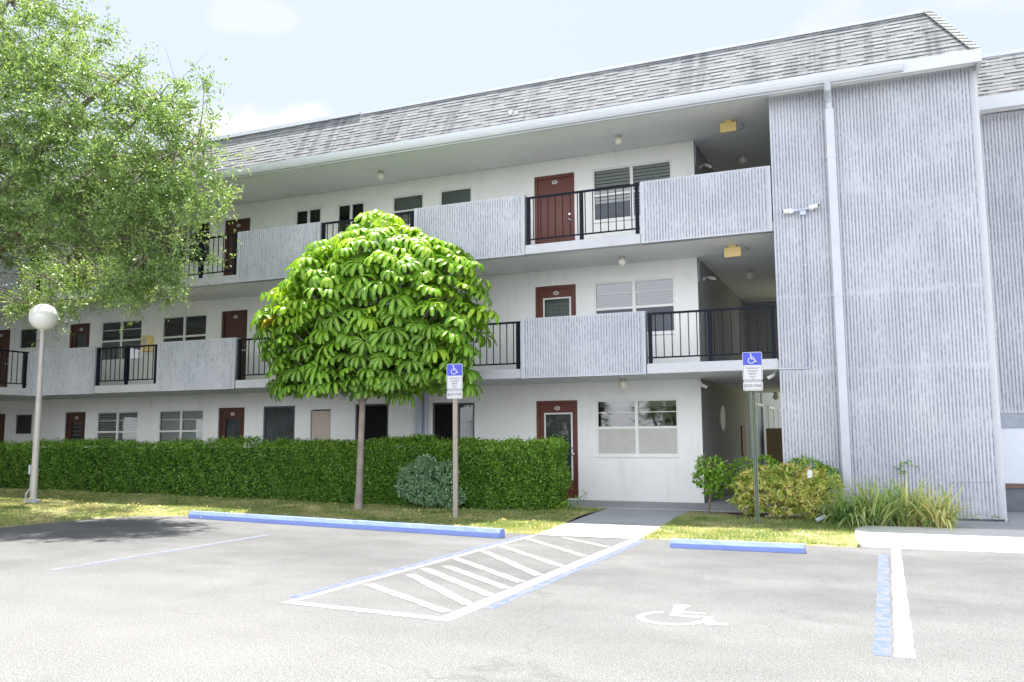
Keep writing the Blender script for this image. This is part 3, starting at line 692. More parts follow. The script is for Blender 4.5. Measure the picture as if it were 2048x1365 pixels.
def door(x0, x1, z0, z1, kind, fl):
    y = WY+.06; mat = M['door'] if x0 > -10 else M['door_dark']
    fr = .07; s = MB()
    gx0, gx1, gz0, gz1 = x0+.21, x1-.17, {'glass': z0+.42, 'half': z0+.95, 'curtain': z0+.3, 'louvre': z0+.2}.get(kind, 0), z1-.30
    if kind == 'solid':
        s.box(x0+fr, x1-fr, y, y+.045, z0+.01, z1-fr)
        s.v += []
    else:
        op = [(gx0, gx1, gz0, gz1)]
        wall_open(s, x0+fr, x1-fr, z0+.01, z1-fr, y, op, .045)
    d_ = s.build('door', mat, BX)
    s = MB(); s.box(x0+.002, x0+fr-.002, y-.035, y+.06, z0+.003, z1-.003); s.box(x1-fr+.002, x1-.002, y-.035, y+.06, z0+.003, z1-.003); s.box(x0+fr, x1-fr, y-.033, y+.06, z1-fr+.002, z1-.003)
    s.build('door_frame', mat, d_, bevel=.006)
    s = MB(); s.m = 0; oval(s, (x0+x1)/2, z1-.165, .068, .042, y-.012); s.m = 1; oval(s, (x0+x1)/2, z1-.165, .055, .030, y-.014)
    s.m = 2
    for dx in (-.026, 0, .026): s.quad((x0/2+x1/2+dx-.008, y-.016, z1-.178), (x0/2+x1/2+dx+.008, y-.016, z1-.178), (x0/2+x1/2+dx+.006, y-.016, z1-.15), (x0/2+x1/2+dx-.006, y-.016, z1-.15))
    s.build('number_plate', [M['frame_white'], M['plate'], M['plate_dark']], d_)
    s = MB(); hx = x1-.13; hz = z0+1.0-.05
    s.sphere((hx, y-.05, hz), .028, 12, 8); s.tube([(hx, y-.04, hz), (hx, y+.01, hz)], .014, 8); s.box(hx-.035, hx+.035, y-.004, y+.002, hz-.035, hz+.035)
    s.build('door_handle', M['chrome'], d_, smooth=True)
    s = MB(); s.tube([(hx, y-.018, hz+.13), (hx, y-.001, hz+.13)], .026, 12); s.build('door_lock', M['chrome'], d_)
    if kind != 'solid':
        s = MB(); t = .035
        s.box(gx0-t, gx0, y-.012, y+.01, gz0-t, gz1+t); s.box(gx1, gx1+t, y-.012, y+.01, gz0-t, gz1+t); s.box(gx0, gx1, y-.012, y+.01, gz1, gz1+t); s.box(gx0, gx1, y-.012, y+.01, gz0-t, gz0)
        s.build('glazing_trim', M['frame_white'] if kind in ('glass', 'half') and x0 > -10 else mat, d_)
        s = MB(); s.quad((gx0, y+.015, gz0), (gx1, y+.015, gz0), (gx1, y+.015, gz1), (gx0, y+.015, gz1)); s.build('pane', M['glass'], d_)
        s = MB()
        if kind == 'curtain': fold(s, gx0, gx1, gz0, gz1, y+.06, .12); mt = M['curtain']
        elif kind == 'louvre': slats(s, gx0, gx1, gz0, gz1, y+.05, .11); mt = M['blind_dim']
        elif kind == 'half' and x0 > -10:
            mt = M['blind_white']; n_ = 7; wd = (gx1-gx0)/n_
            s.quad((gx0, y+.075, gz0), (gx1, y+.075, gz0), (gx1, y+.075, gz1), (gx0, y+.075, gz1))
            for i in range(n_):
                for j in range(int((gz1-gz0)/wd)):
                    cx, cz = gx0+(i+.5)*wd, gz0+(j+.5)*wd
                    for k_ in range(4):
                        a1, a2 = k_*math.pi/2, (k_+1)*math.pi/2; ro, ri = wd*.52, wd*.36
                        s.quad((cx+ri*math.cos(a1), y+.05, cz+ri*math.sin(a1)), (cx+ro*math.cos(a1), y+.05, cz+ro*math.sin(a1)), (cx+ro*math.cos(a2), y+.05, cz+ro*math.sin(a2)), (cx+ri*math.cos(a2), y+.05, cz+ri*math.sin(a2)))
        else: slats(s, gx0, gx1, gz0, gz1, y+.05, .028 if kind == 'glass' else .05, .15); mt = M['blind_dim']
        if kind == 'half' and x0 > -10:
            o_ = s.build('lace_screen', [M['blind_dim'], M['blind_white']], d_)
            o_.data.polygons.foreach_set('material_index', [0]+[1]*(len(s.f)-1))
        else: s.build('blind', mt, d_)
for d in DOORS: door(*d)
def window(x0, x1, z0, z1, kind, fl):
    y = WY+.03; t = .06 if kind == 'small' else .045; s = MB(); cx = (x0+x1)/2; mz = (z0+z1)/2
    near = x0 > -10
    fm = M['frame_white']
    if kind in ('black', 'curtain', 'screen'): fm = M['shade_grey'] if kind != 'dark' else M['blind_dim']
    if kind == 'shutter':
        s.box(x0+.03, x1-.03, y, y+.03, z0, z1-.03)
        for i in range(int((z1-z0)/.06)): s.box(x0+.05, x1-.05, y-.012, y, z0+.03+i*.06, z0+.06+i*.06)
        o_ = s.build('window_shutter', M['shutter'], BX); return
    s.box(x0+.002, x0+t, y-.02, y+.03, z0+.002, z1-.002); s.box(x1-t, x1-.002, y-.02, y+.03, z0+.002, z1-.002)
    s.box(x0+t, x1-t, y-.02, y+.03, z1-t, z1-.002); s.box(x0+t, x1-t, y-.02, y+.03, z0+.002, z0+t)
    double = kind[:3] in ('big', 'far') or kind == 'small'
    if double: s.box(cx-.035, cx+.035, y-.022, y+.028, z0+t, z1-t)
    if kind[:3] in ('big', 'far'):
        for a, c in ((x0+t, cx-.035), (cx+.035, x1-t)):
            s.box(a, c, y-.018, y+.024, mz-.03, mz+.02)
            if kind not in ('big3', 'far2'): s.box(a, c, y-.012, y+.012, mz+(z1-mz)*.52, mz+(z1-mz)*.52+.016)
    if kind == 'awning':
        s.box(x0+t, x1-t, y-.018, y+.02, mz-.02, mz+.02)
    w_ = s.build('window', fm, BX)
    s = MB(); s.box(x0+.02, x1-.02, WY-.035, WY+.02, z0-.035, z0-.002); s.build('sill', M['wall'], w_)
    gl = M['glass_mirror'] if kind in ('big1', 'far2', 'farb2', 'big2') else M['glass']
    s = MB(); s.quad((x0+t, y+.004, z0+t), (x1-t, y+.004, z0+t), (x1-t, y+.004, z1-t), (x0+t, y+.004, z1-t)); s.build('pane', gl, w_)
    def bl(f, name, mt):
        q = MB(); f(q); return q.build(name, mt, w_)
    a, c = x0+t, x1-t
    if kind == 'big1':
        bl(lambda q: q.quad((a, y-.008, z0+t), (c, y-.008, z0+t), (c, y-.008, mz-.03), (a, y-.008, mz-.03)), 'shade', M['shade_beige'])
        bl(lambda q: slats(q, a, c, z1-.17, z1-t, y+.10, .03, .1), 'blind', M['blind_white'])
    elif kind == 'big2':
        bl(lambda q: slats(q, a, c, mz, z1-t, y+.05, .042, .1), 'blind', M['blind_sky'])
        bl(lambda q: q.quad((a, y-.008, z0+t), (c, y-.008, z0+t), (c, y-.008, mz-.03), (a, y-.008, mz-.03)), 'insect_screen_or_dark_sheet', M['shade_grey'])
        bl(lambda q: slats(q, a, c, z0+t, mz, y+.05, .042, .1), 'blind', M['blind_dim'])
    elif kind == 'big3':
        bl(lambda q: slats(q, a, c, z0+t, z1-t, y+.05, .075, .25), 'blind', M['blind_white'])
        bl(lambda q: q.quad((a, y-.008, z0+t), (cx-.04, y-.008, z0+t), (cx-.04, y-.008, mz-.2), (a, y-.008, mz-.2)), 'insect_screen_or_dark_sheet', M['shade_grey'])
    elif kind == 'far1':
        bl(lambda q: q.quad((a, y+.06, z0), (c, y+.06, z0), (c, y+.06, z1), (a, y+.06, z1)), 'shade', M['shade_beige'])
    elif kind == 'farb1':
        bl(lambda q: slats(q, a, c, z0+t, z1-t, y+.05, .07, .05), 'blind', M['shade_beige'])
    elif kind == 'farb2':
        bl(lambda q: slats(q, a, c, mz+.1, z1-t, y+.05, .06, .1), 'blind', M['blind_dim'])
        bl(lambda q: q.quad((a, y+.04, z0), (c, y+.04, z0), (c, y+.04, mz), (a, y+.04, mz)), 'shade', M['shade_beige'])
    elif kind == 'awning':
        bl(lambda q: slats(q, a, c, z0+t, z1-t, y+.05, .03, .2), 'blind', M['blind_mid'])
    elif kind == 'curtain':
        bl(lambda q: fold(q, a, c, z0, z1, y+.07, .16, .03), 'curtain', M['curtain'])
    elif kind == 'black':
        bl(lambda q: q.quad((a, y-.006, z0+t), (c, y-.006, z0+t), (c, y-.006, z1-t), (a, y-.006, z1-t)), 'insect_screen_or_dark_sheet', M['dark'])  # dark sheet added over the glass to hide sky reflections, no real screen
    elif kind == 'screen':
        bl(lambda q: q.quad((a, y+.03, z0), (c, y+.03, z0), (c, y+.03, z1), (a, y+.03, z1)), 'insect_screen_or_dark_sheet', M['blind_dim'])
for w_ in WINS: window(*w_)
# pipes beside the dark doorway
b = MB(); b.box(-10.14, -9.98, WY-.10, WY-.003, .14, 2.66); b.tube([(-9.88, WY-.06, .14), (-9.88, WY-.06, 2.66)], .04, 10); b.build('wall_pipe', M['conduit'], BX)
# round plaque on the breezeway side wall, utility meter
b = MB(); b.tube([(-3.47, 20.1, 1.90), (-3.435, 20.1, 1.90)], .30, 28); o_ = b.build('wall_plaque', M['plate'], BX)
b = MB(); b.box(-3.468, -3.43, 22.9, 23.5, .95, 1.75); b.build('wall_recess', M['brown_box'], BX)
# conduits on the ceilings and tower
def cond(name, pts, r=.012, m='conduit'):
    q = MB(); q.tube(pts, r, 8); return q.build(name, M[m], BX)
for z in (7.735, 5.20):
    cond('conduit', [(-3.46, 17.9, z-.5), (-3.45, 17.85, z-.12), (-3.40, 17.8, z-.02), (-2.75, 17.55, z-.015), (-2.45, 17.5, z-.015), (-2.36, 17.4, z-.015), (-2.38, 17.2, z-.012)])
cond('conduit', [(-1.19, 15.97, 5.46), (-1.19, 15.97, 2.72), (-1.20, 15.97, 2.68), (-1.24, 15.97, 2.66), (-1.72, 15.97, 2.665)], .013)
for z in (3.4, 4.5):
    b = MB(); b.box(-1.215, -1.165, 15.965, 15.99, z, z+.02); b.build('conduit_clip', M['frame_white'], BX)

# ------------------------------------------------------------------ neighbouring building
NB = thing('neighbouring_building', (7, 18.2, 0), 'neighbouring building with ribbed wall over a smooth white base at the right edge', 'building')
ribbed(1.74, 14, 1.86, 7.50, 18.0, pitch=.058, rough=.3, seed=99, dz=.09, thick=.2, name='ribbed_wall', parent=NB)
b = MB(); b.box(1.74, 14, 18.01, 18.2, 1.60, 1.855); b.build('band', M['grey_band'], NB)
b = MB(); b.box(1.74, 14, 18.04, 18.2, .60, 1.598); b.box(1.74, 14, 18.2, 26, .05, 7.7); b.build('wall', M['plain_wall'], NB)
b = MB(); b.box(1.80, 14, 18.02, 18.19, .52, .598); b.build('trim', M['redbrown'], NB)
b = MB(); b.box(1.80, 14, 18.07, 18.19, .05, .518); b.build('base', M['dark_base'], NB)
b = MB(); b.box(1.75, 14.3, 17.60, 17.655, 7.47, 7.72); b.build('fascia', M['white_metal'], NB)
b = MB(); b.box(1.75, 14.3, 17.66, 17.99, 7.52, 7.58); b.build('soffit', M['soffit'], NB)
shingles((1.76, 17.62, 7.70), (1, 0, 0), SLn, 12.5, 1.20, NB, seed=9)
b = MB(); b.box(1.76, 14.3, 18.2, 18.34, 8.70, 8.78); b.box(1.76, 14.3, 18.35, 26, 8.6, 8.7); b.build('roof_edge_trim', M['white_metal'], NB)

# ------------------------------------------------------------------ fixtures on the building
def globe_light(x, y, z, label):
    t = thing('ceiling_light', (x, y, z), label, 'ceiling light', 'round globe lights on the gallery ceilings')
    s = MB(); s.lathe([(.065, z-.002), (.065, z-.03), (.045, z-.05)][::-1], x, y, 16); s.build('base', M['pole'], t)
    s = MB(); s.sphere((x, y, z-.125), .085, 20, 12); s.build('globe', M['globe_small'], t, smooth=True)
GZ = {3: 7.74, 2: 5.205, 1: 2.665}
for x, y, f, lb in ((-10.66, 16.88, 3, 'white globe light under the roof eave above the two small awning windows'), (-4.84, 16.84, 3, 'white globe light under the roof eave near the large top floor window'),
                    (-2.65, 19.2, 3, 'white globe light in the dark top floor breezeway'), (-16.7, 17.1, 2, 'white globe light on the middle floor ceiling left of the umbrella tree'),
                    (-4.87, 17.03, 2, 'white globe light on the middle floor ceiling above the sky tinted blinds window'), (-2.66, 19.7, 2, 'white globe light in the dark middle floor breezeway'),
                    (-4.9, 17.05, 1, 'white globe light on the ground floor ceiling above the lone big window'), (-2.72, 24.3, 1, 'bright globe light at the far end of the ground floor breezeway')):
    globe_light(x, y, GZ[f], lb)
for z, lb in ((7.74, 'yellow box sign hanging from the top floor ceiling beside the tower'), (5.205, 'yellow box sign hanging from the middle floor ceiling beside the tower')):
    t = thing('hanging_sign', (-2.6, 16.95, z), lb, 'sign', 'yellow boxes on the gallery ceilings')
    s = MB(); s.box(-2.76, -2.44, 16.90, 16.97, z-.235, z-.045); s.build('box', M['yellow_box'], t, bevel=.008)
    s = MB(); s.box(-2.67, -2.53, 16.895, 16.975, z-.045, z-.002); s.build('canopy', M['yellow_box'], t, bevel=.004)
def bullet(mb, p, d, ln=.15, r=.034):
    p = Vector(p); d = Vector(d).normalized(); mb.tube([p, p+d*ln], [r, r*.92], 14)
def sec_cam(name, p, wallp, d, label):
    t = thing(name, p, label, 'security camera', 'security cameras on the building')
    s = MB(); bullet(s, p, d); s.build('housing', M['frame_white'], t, smooth=False)
    s = MB(); q = Vector(p)+Vector(d).normalized()*.152; s.tube([q, q+Vector(d).normalized()*.006], .024, 12); s.build('lens', M['sign_black'], t)
    s = MB(); s.tube([wallp, (Vector(wallp)+Vector(p))/2+Vector((0, 0, .02)), p], .014, 8); s.tube([wallp, Vector(wallp)+(Vector(p)-Vector(wallp)).normalized()*.02], .04, 12); s.build('bracket', M['frame_white'], t)
sec_cam('security_camera', (-3.34, 18.35, 7.36), (-3.468, 18.4, 7.32), (.5, .3, -.25), 'cream security camera on the top floor breezeway corner')
sec_cam('security_camera', (-3.34, 18.35, 4.86), (-3.468, 18.4, 4.84), (.5, .3, -.1), 'cream security camera on the middle floor breezeway corner')
sec_cam('security_camera', (-3.42, 17.66, 2.52), (-3.50, 17.75, 2.664), (.45, -.2, -.2), 'white security camera on the ground floor corner above the walk')
sec_cam('security_camera', (-1.84, 16.25, 2.58), (-1.80, 16.3, 2.664), (-.35, -.25, -.22), 'white security camera under the slab beside the right parking sign')
t = thing('security_camera', (-1.22, 15.9, 5.5), 'pair of white security cameras on a bar high on the ribbed tower', 'security camera', 'security cameras on the building')
s = MB(); s.tube([(-1.42, 15.93, 5.50), (-1.02, 15.93, 5.53)], .022, 8); s.box(-1.24, -1.14, 15.93, 15.99, 5.42, 5.52); s.build('bracket', M['conduit'], t)
for sx, dx in ((-1.40, -1), (-1.04, 1)):
    s = MB(); bullet(s, (sx, 15.90, 5.50 if dx < 0 else 5.53), (dx, -.35, -.02 if dx < 0 else .1), .13, .042); s.sphere((sx, 15.92, 5.5 if dx < 0 else 5.53), .05, 14, 8)
    h = s.build('housing', M['frame_white'], t)
    s = MB(); d = Vector((dx, -.35, -.02 if dx < 0 else .1)).normalized(); q = Vector((sx, 15.90, 5.50 if dx < 0 else 5.53))+d*.131; s.tube([q, q+d*.005], .030, 12); s.build('lens', M['sign_black'], h)
t = thing('wall_cabinet', (-18.67, 17.75, 4.1), 'yellow fire extinguisher cabinet on the middle floor wall beside the window', 'cabinet')
s = MB(); s.box(-18.82, -18.52, 17.64, 17.795, 3.9, 4.34); s.build('case', M['yellow_box'], t, bevel=.01)
s = MB(); s.box(-18.76, -18.64, 17.632, 17.64, 4.02, 4.28); s.build('pane', M['shade_beige'], t)
t = thing('utility_cabinet', (-2.9, 27, .148), 'tall brown cabinet at the end of the ground floor breezeway', 'cabinet')
s = MB(); s.box(-3.30, -2.72, 26.6, 27.2, .15, 1.72); s.build('case', M['brown_box'], t, bevel=.015)
s = MB(); s.box(-2.70, -2.50, 26.7, 27.1, .15, 1.72); s.build('side_panel', M['shutter'], t)

# ------------------------------------------------------------------ wheel stops
def wheel_stop(p, q, label, h=.11, w0=.15):
    p = Vector(p); q = Vector(q); d = (q-p); ln = d.length; d.normalize(); s = Vector((-d.y, d.x, 0))
    t = thing('wheel_stop', tuple((p+q)/2), label, 'wheel stop', 'blue wheel stops at the lawn edge')
    mb = MB(); prof = [(-w0/2, 0), (w0/2, 0), (w0/2, h*.55), (w0*.28, h), (-w0*.28, h), (-w0/2, h*.55)]
    n = max(4, int(ln/.12)); rings = []
    for i in range(n+1):
        c = p+d*ln*i/n; k = len(mb.v)
        for a, z in prof:
            v = c+s*(a+random.uniform(-.003, .003)); mb.v.append((v.x, v.y, max(0, z+random.uniform(-.003, .003)*(z > 0))+.002))
        rings.append(k)
    for i in range(n):
        for j in range(6):
            a = rings[i]+j; c = rings[i]+(j+1) % 6; e = rings[i+1]+(j+1) % 6; g = rings[i+1]+j; mb.f.append((a, g, e, c)); mb.mi.append(0)
    mb.f.append(tuple(rings[0]+j for j in range(6))); mb.mi.append(0); mb.f.append(tuple(rings[-1]+j for j in reversed(range(6)))); mb.mi.append(0)
    mb.build('stop_block', M['stop_blue'], t)
    bb = MB()
    for f in (.15, .85):
        c = p+d*ln*f; bb.lathe([(.014, h), (.014, h+.008)], c.x, c.y, 10)
    bb.build('anchor_pin', M['shade_grey'], t)
wheel_stop((-2.72, 11.60, 0), (-1.02, 11.62, 0), 'short blue wheel stop in the stall with the wheelchair symbol')
wheel_stop((-12.1, 12.72, 0), (-5.27, 11.78, 0), 'long blue wheel stop along the lawn in front of the umbrella tree', .13)

# ------------------------------------------------------------------ signs
def round_rect(w_, h_, r, n=5):
    P = []
    for cx, cz, a0 in ((w_/2-r, -h_/2+r, -90), (w_/2-r, h_/2-r, 0), (-w_/2+r, h_/2-r, 90), (-w_/2+r, -h_/2+r, 180)):
        for i in range(n+1):
            a = R_(a0+90*i/n); P.append((cx+r*math.cos(a), cz+r*math.sin(a)))
    return P
def sign(x, y, z, top, tilt, yawd, post, label, k=1.0):
    t = thing('parking_sign', (x, y, z), label, 'sign', 'accessible parking signs on posts')
    Mx = Matrix.Translation((x, y, 0)) @ Matrix.Rotation(R_(yawd), 4, 'Z') @ Matrix.Rotation(R_(tilt), 4, 'Y') @ Matrix.Diagonal((k, 1, 1, 1))
    def fin(mb): mb.v = [tuple(Mx @ Vector(v)) for v in mb.v]; return mb
    if post == 'green':
        mb = MB(); mb.m = 0
        mb.box(-.032, -.018, -.01, .03, z-.1, top-.05); mb.box(.018, .032, -.01, .03, z-.1, top-.05); mb.m = 1; mb.box(-.0178, .0178, .018, .028, z-.1, top-.05)
        mb.m = 2; zz = z+.08
        while zz < top-.7: mb.box(-.004, .004, .012, .0182, zz, zz+.010); zz += .026
        fin(mb).build('post', [M['green_post'], M['rust_post'], M['sign_white']], t)
    else:
        mb = MB(); mb.box(-.042, .042, -.008, .07, z-.1, top-.05); fin(mb).build('post', M['tan_post'], t, bevel=.004)
    def plate(cz, w_, h_, name):
        mb = MB(); mb.m = 0; mb.prism(round_rect(w_, h_, .028), -.022, -.014, 'y')
        mb.v = [(v[0], v[1], v[2]+cz) for v in mb.v]
        return mb
    W_ = .305
    cz = top-.23
    mb = plate(cz, W_, .46, 'p'); mb.m = 1; mb.poly([(a, -.0235, b_+cz) for a, b_ in round_rect(W_-.024, .46-.024, .022)])
    mb.m = 0; mb.poly([(a, -.0245, b_+cz) for a, b_ in round_rect(W_-.032, .46-.032, .02)])
    mb.m = 2
    zt, zb = cz+.23-.010, cz+.02
    q = [p for p in round_rect(W_-.018, .442, .022)]; mb.poly([(a, -.026, max(b_+cz, zb)) for a, b_ in q if b_+cz > zb-.001] + [(-(W_-.018)/2, -.026, zb), ((W_-.018)/2, -.026, zb)])
    mb.m = 0; wheelchair(mb, 0, 0, 1, to3=lambda a, c: (.005+(a-.52)*.165, -.0275-(c+a)*.0004, zb+.018+c*.155))
    mb.m = 3
    for i, (tx, zz) in enumerate((('PARKING BY', -.032), ('DISABLED', -.078), ('PERMIT', -.124), ('ONLY', -.170))):
        v, f = text_mb(tx, .036); k = len(mb.v)
        mb.v += [(a, -.026, cz+zz+b_) for a, b_, _ in v]
        for ff in f: mb.f.append(tuple(k+i_ for i_ in ff)); mb.mi.append(3)
    mb.m = 3; mb.poly([(.008*math.cos(R_(60*i)), -.027, cz-.205+.008*math.sin(R_(60*i))) for i in range(6)])
    fin(mb).build('sign_panel', [M['sign_white'], M['sign_black'], M['sign_blue'], M['sign_black']], t)
    cz = top-.46-.085
    mb = plate(cz, W_, .155, 'p'); mb.m = 1; mb.poly([(a, -.0235, b_+cz) for a, b_ in round_rect(W_-.024, .155-.024, .02)])
    mb.m = 0; mb.poly([(a, -.0245, b_+cz) for a, b_ in round_rect(W_-.034, .155-.034, .018)])
    v, f = text_mb('$250 FINE', .066); k = len(mb.v); mb.v += [(a*.92, -.026, cz+b_) for a, b_, _ in v]
    for ff in f: mb.f.append(tuple(k+i_ for i_ in ff)); mb.mi.append(3)
    fin(mb).build('fine_plate', [M['sign_white'], M['sign_black'], M['sign_blue'], M['sign_black']], t)
sign(-1.94, 14.18, .03, 2.815, .2, 8, 'green', 'blue and white disabled parking sign on a thin green post by the yellow green bush')
sign(-6.99, 13.62, .05, 2.78, -.3, 14, 'tan', 'blue and white disabled parking sign on a tan post under the umbrella tree', .94)

# ------------------------------------------------------------------ street lamp
LX, LY = -16.76, 13.0; lz = float(hgt(LX, LY))
t = thing('street_lamp', (LX, LY, lz), 'tall street lamp with one large white globe on the lawn at left', 'street lamp')
s = MB(); s.lathe([(.07, lz-.05), (.066, lz+1.5), (.052, 3.80), (.055, 3.80), (.075, 3.82), (.075, 3.87)], LX, LY, 20); s.build('pole', M['pole'], t, smooth=False)
s = MB(); s.sphere((LX, LY, 4.14), .292, 36, 20); s.build('globe', M['globe'], t, smooth=True)
s = MB(); s.lathe([(.16, lz-.02), (.15, lz+.05), (.10, lz+.07)], LX, LY, 18); s.build('footing', M['concrete'], t)
s = MB(); s.box(LX-.13, LX-.075, LY-.05, LY+.03, .75, .95); s.tube([(LX-.10, LY, .75), (LX-.11, LY, .45), (LX-.20, LY-.02, .33), (LX-.26, LY, .16)], .015, 8); s.build('junction_box', M['conduit'], t)
t = thing('utility_cover', (-20.3, 14.6, .25), 'flat grey concrete utility cover in the grass at the left edge', 'utility cover')
z0 = float(hgt(-20.2, 14.2)); s = MB(); s.box(-20.6, -19.75, 14.0, 14.5, z0-.03, z0+.05); s.build('lid', M['concrete'], t, bevel=.01)
t = thing('path_light', (-1.0, 14.5, .11), 'small grey fallen path light beside the striped plants', 'garden light')
s = MB(); s.tube([(-1.08, 14.38, .16), (-.96, 14.44, .22)], .03, 12); s.build('body', M['conduit'], t)
s = MB(); s.tube([(-.96, 14.44, .22), (-.95, 14.445, .225)], .036, 12); s.build('cap', M['white_metal'], t)

# ------------------------------------------------------------------ foliage
def rdir(n): return unit(rng.normal(size=(n, 3)))
def bush(name, mat, blobs, n, ln, wd, label, cat, stems=None, droop=.2, tpow=1., group=None, base=None, stem_mat='bark_pale', inner=.0, tintz=.0, clump=0, rosette=0):
    bl = np.array(blobs, float)           # x,y,z,rx,ry,rz
    vol = bl[:, 3]*bl[:, 5]+bl[:, 3]*bl[:, 4]; idx = rng.choice(len(bl), n, p=vol/vol.sum()); B = bl[idx]
    d = rdir(n); rad = rng.uniform(.72, 1.03, n)**.6
    if clump:
        cl = rdir(clump); near = np.argmax(d@cl.T, 1); d = unit(d*.35+cl[near]*.65+rng.normal(size=(n, 3))*.05)
    C = B[:, :3]+d*B[:, 3:]*rad[:, None]+rng.normal(size=(n, 3))*.02
    if rosette:
        m_ = n//rosette; C = np.repeat(C[:m_], rosette, 0); d = np.repeat(d[:m_], rosette, 0); n = len(C)
        C = C+rng.normal(size=(n, 3))*.008; rs_ = np.repeat(rng.random(m_), rosette)
    keep = C[:, 2] > .14; C = C[keep]; d = d[keep]; n = len(C)
    D = unit(d*.45+unit(rng.normal(size=(n, 3)))*.85-np.array([0, 0, droop])) if rosette else unit(d+rng.normal(size=(n, 3))*.6-np.array([0, 0, droop])); N = unit(d*.5+rng.normal(size=(n, 3))*.5+np.array([0, 0, .6]))
    tn = np.clip(rng.random(n)**tpow*.8+rng.random(n)*.2, 0, 1)
    if rosette: tn = np.clip(tn*.5+rs_[keep]*.6, 0, 1)
    V, F, T = leaves(C, D, N, ln*rng.uniform(.7, 1.2, n), wd*rng.uniform(.7, 1.2, n), tn)
    base = base or (bl[0][0], bl[0][1], .1)
    t = thing(name, base, label, cat, group)
    np_mesh('foliage', V, F, M[mat], t, {'tint': T})
    s = MB()
    for st in (stems or []): s.tube(st[0], st[1], 7)
    if s.v: s.build('stems', M[stem_mat], t)
    return t
# hedge: clipped box with a fuller rounded end by the door
def hedge():
    t = thing('hedge', (-12, 15.3, .15), 'long clipped dark green hedge in front of the ground floor windows', 'hedge')
    x0, x1, y0, y1 = -24.5, -5.72, 14.95, 15.75
    n = 150000
    u = rng.random(n); face = rng.choice(4, n, p=[.66, .20, .06, .08])
    X = x0+(x1-x0)*rng.random(n); 
    near = rng.random(n) < .35; X = np.where(near, -12+(x1+12)*rng.random(n), X)
    def topz(x): return 1.365+.035*np.sin(x*1.3)+.02*np.sin(x*4.1)+.05*np.exp(-((x+6.1)/.5)**2)-.05*np.exp(-((x+7.2)/.6)**2)
    gz = hgt(X, np.full(n, 14.9))
    Z = gz+.02+(topz(X)-gz-.02)*u**.9
    Y = np.full(n, y0); d = np.zeros((n, 3)); d[:, 1] = -1
    m1 = face == 1; Z = np.where(m1, topz(X), Z); Y = np.where(m1, y0+(y1-y0)*rng.random(n), Y); d[m1] = (0, 0, 1)
    m2 = face == 2; Y = np.where(m2, y1, Y); d[m2] = (0, 1, 0)
    m3 = face == 3; X = np.where(m3, x1, X); Y = np.where(m3, y0+(y1-y0)*rng.random(n), Y); d[m3] = (1, 0, 0)
    # round the edges
    rt_ = .17
    cz = topz(X)-rt_; over = (Z > cz) & (Y < y0+rt_)
    ang = np.clip((Z-cz)/rt_, 0, 1); Y = np.where(over & (face == 0), y0+rt_*(1-np.sqrt(np.maximum(0, 1-ang**2))), Y)
    rx = .45; ov = (X > x1-rx) & (face == 0); a2 = np.clip((X-(x1-rx))/rx, 0, 1); Y = np.where(ov, Y+rx*.7*(1-np.sqrt(np.maximum(0, 1-a2**2))), Y)
    lump = .05*np.sin(X*5+Z*3)*np.sin(Z*6+X*2)+.035*np.sin(X*13+Z*9)
    C = np.stack([X, Y, Z], 1)+d*(lump+rng.normal(size=n)*.03)[:, None]+rng.normal(size=(n, 3))*.012
    wild = rng.random(n) < .015; C = C+d*(wild*rng.random(n)*.09)[:, None]
    # rounded lower end bulge
    D = unit(d*.6+rng.normal(size=(n, 3))*.7); N = unit(d*.6+rng.normal(size=(n, 3))*.5+np.array([0, 0, .45]))
    patch = .5+.5*np.sin(X*.9+1)*np.sin(Z*2.1+X*.4)
    tn = np.clip(rng.random(n)**1.3*.75+patch*.12+.12*(X > -7)+.15*(Z > topz(X)-.1), 0, 1)  # last term lightens the top edge: sunlight put into the leaf tint
    dead = np.exp(-(((X+19.0)/.35)**2+((Z-1.05)/.12)**2)) > .45
    V, F, T = leaves(C, D, N, .047*rng.uniform(.7, 1.3, n), .027*rng.uniform(.8, 1.2, n), tn)
    np_mesh('foliage', V, F, M['hedge_leaf'], t, {'tint': T})
    s = MB(); s.box(x0+.05, x1-.28, y0+.09, y1-.08, .05, 1.28); s.box(x1-.28, x1-.12, y0+.28, y1-.2, .05, 1.2); s.build('branches', M['core'], t)  # solid dark core box filling the hedge behind the leaves
hedge()
bush('shrub', 'pale_leaf', [(-8.45, 14.78, .70, .34, .26, .26), (-8.2, 14.75, .92, .22, .22, .20), (-7.75, 14.78, .82, .20, .2, .19), (-8.15, 14.72, .42, .42, .25, .20), (-7.7, 14.75, .36, .30, .22, .17), (-8.62, 14.76, .52, .2, .2, .17)], 9500, .05, .028,
     'pale blue green variegated shrub growing out of the hedge front', 'shrub', stems=[([(-8.2, 14.8, .1), (-8.2, 14.8, .6)], [.02, .012])])
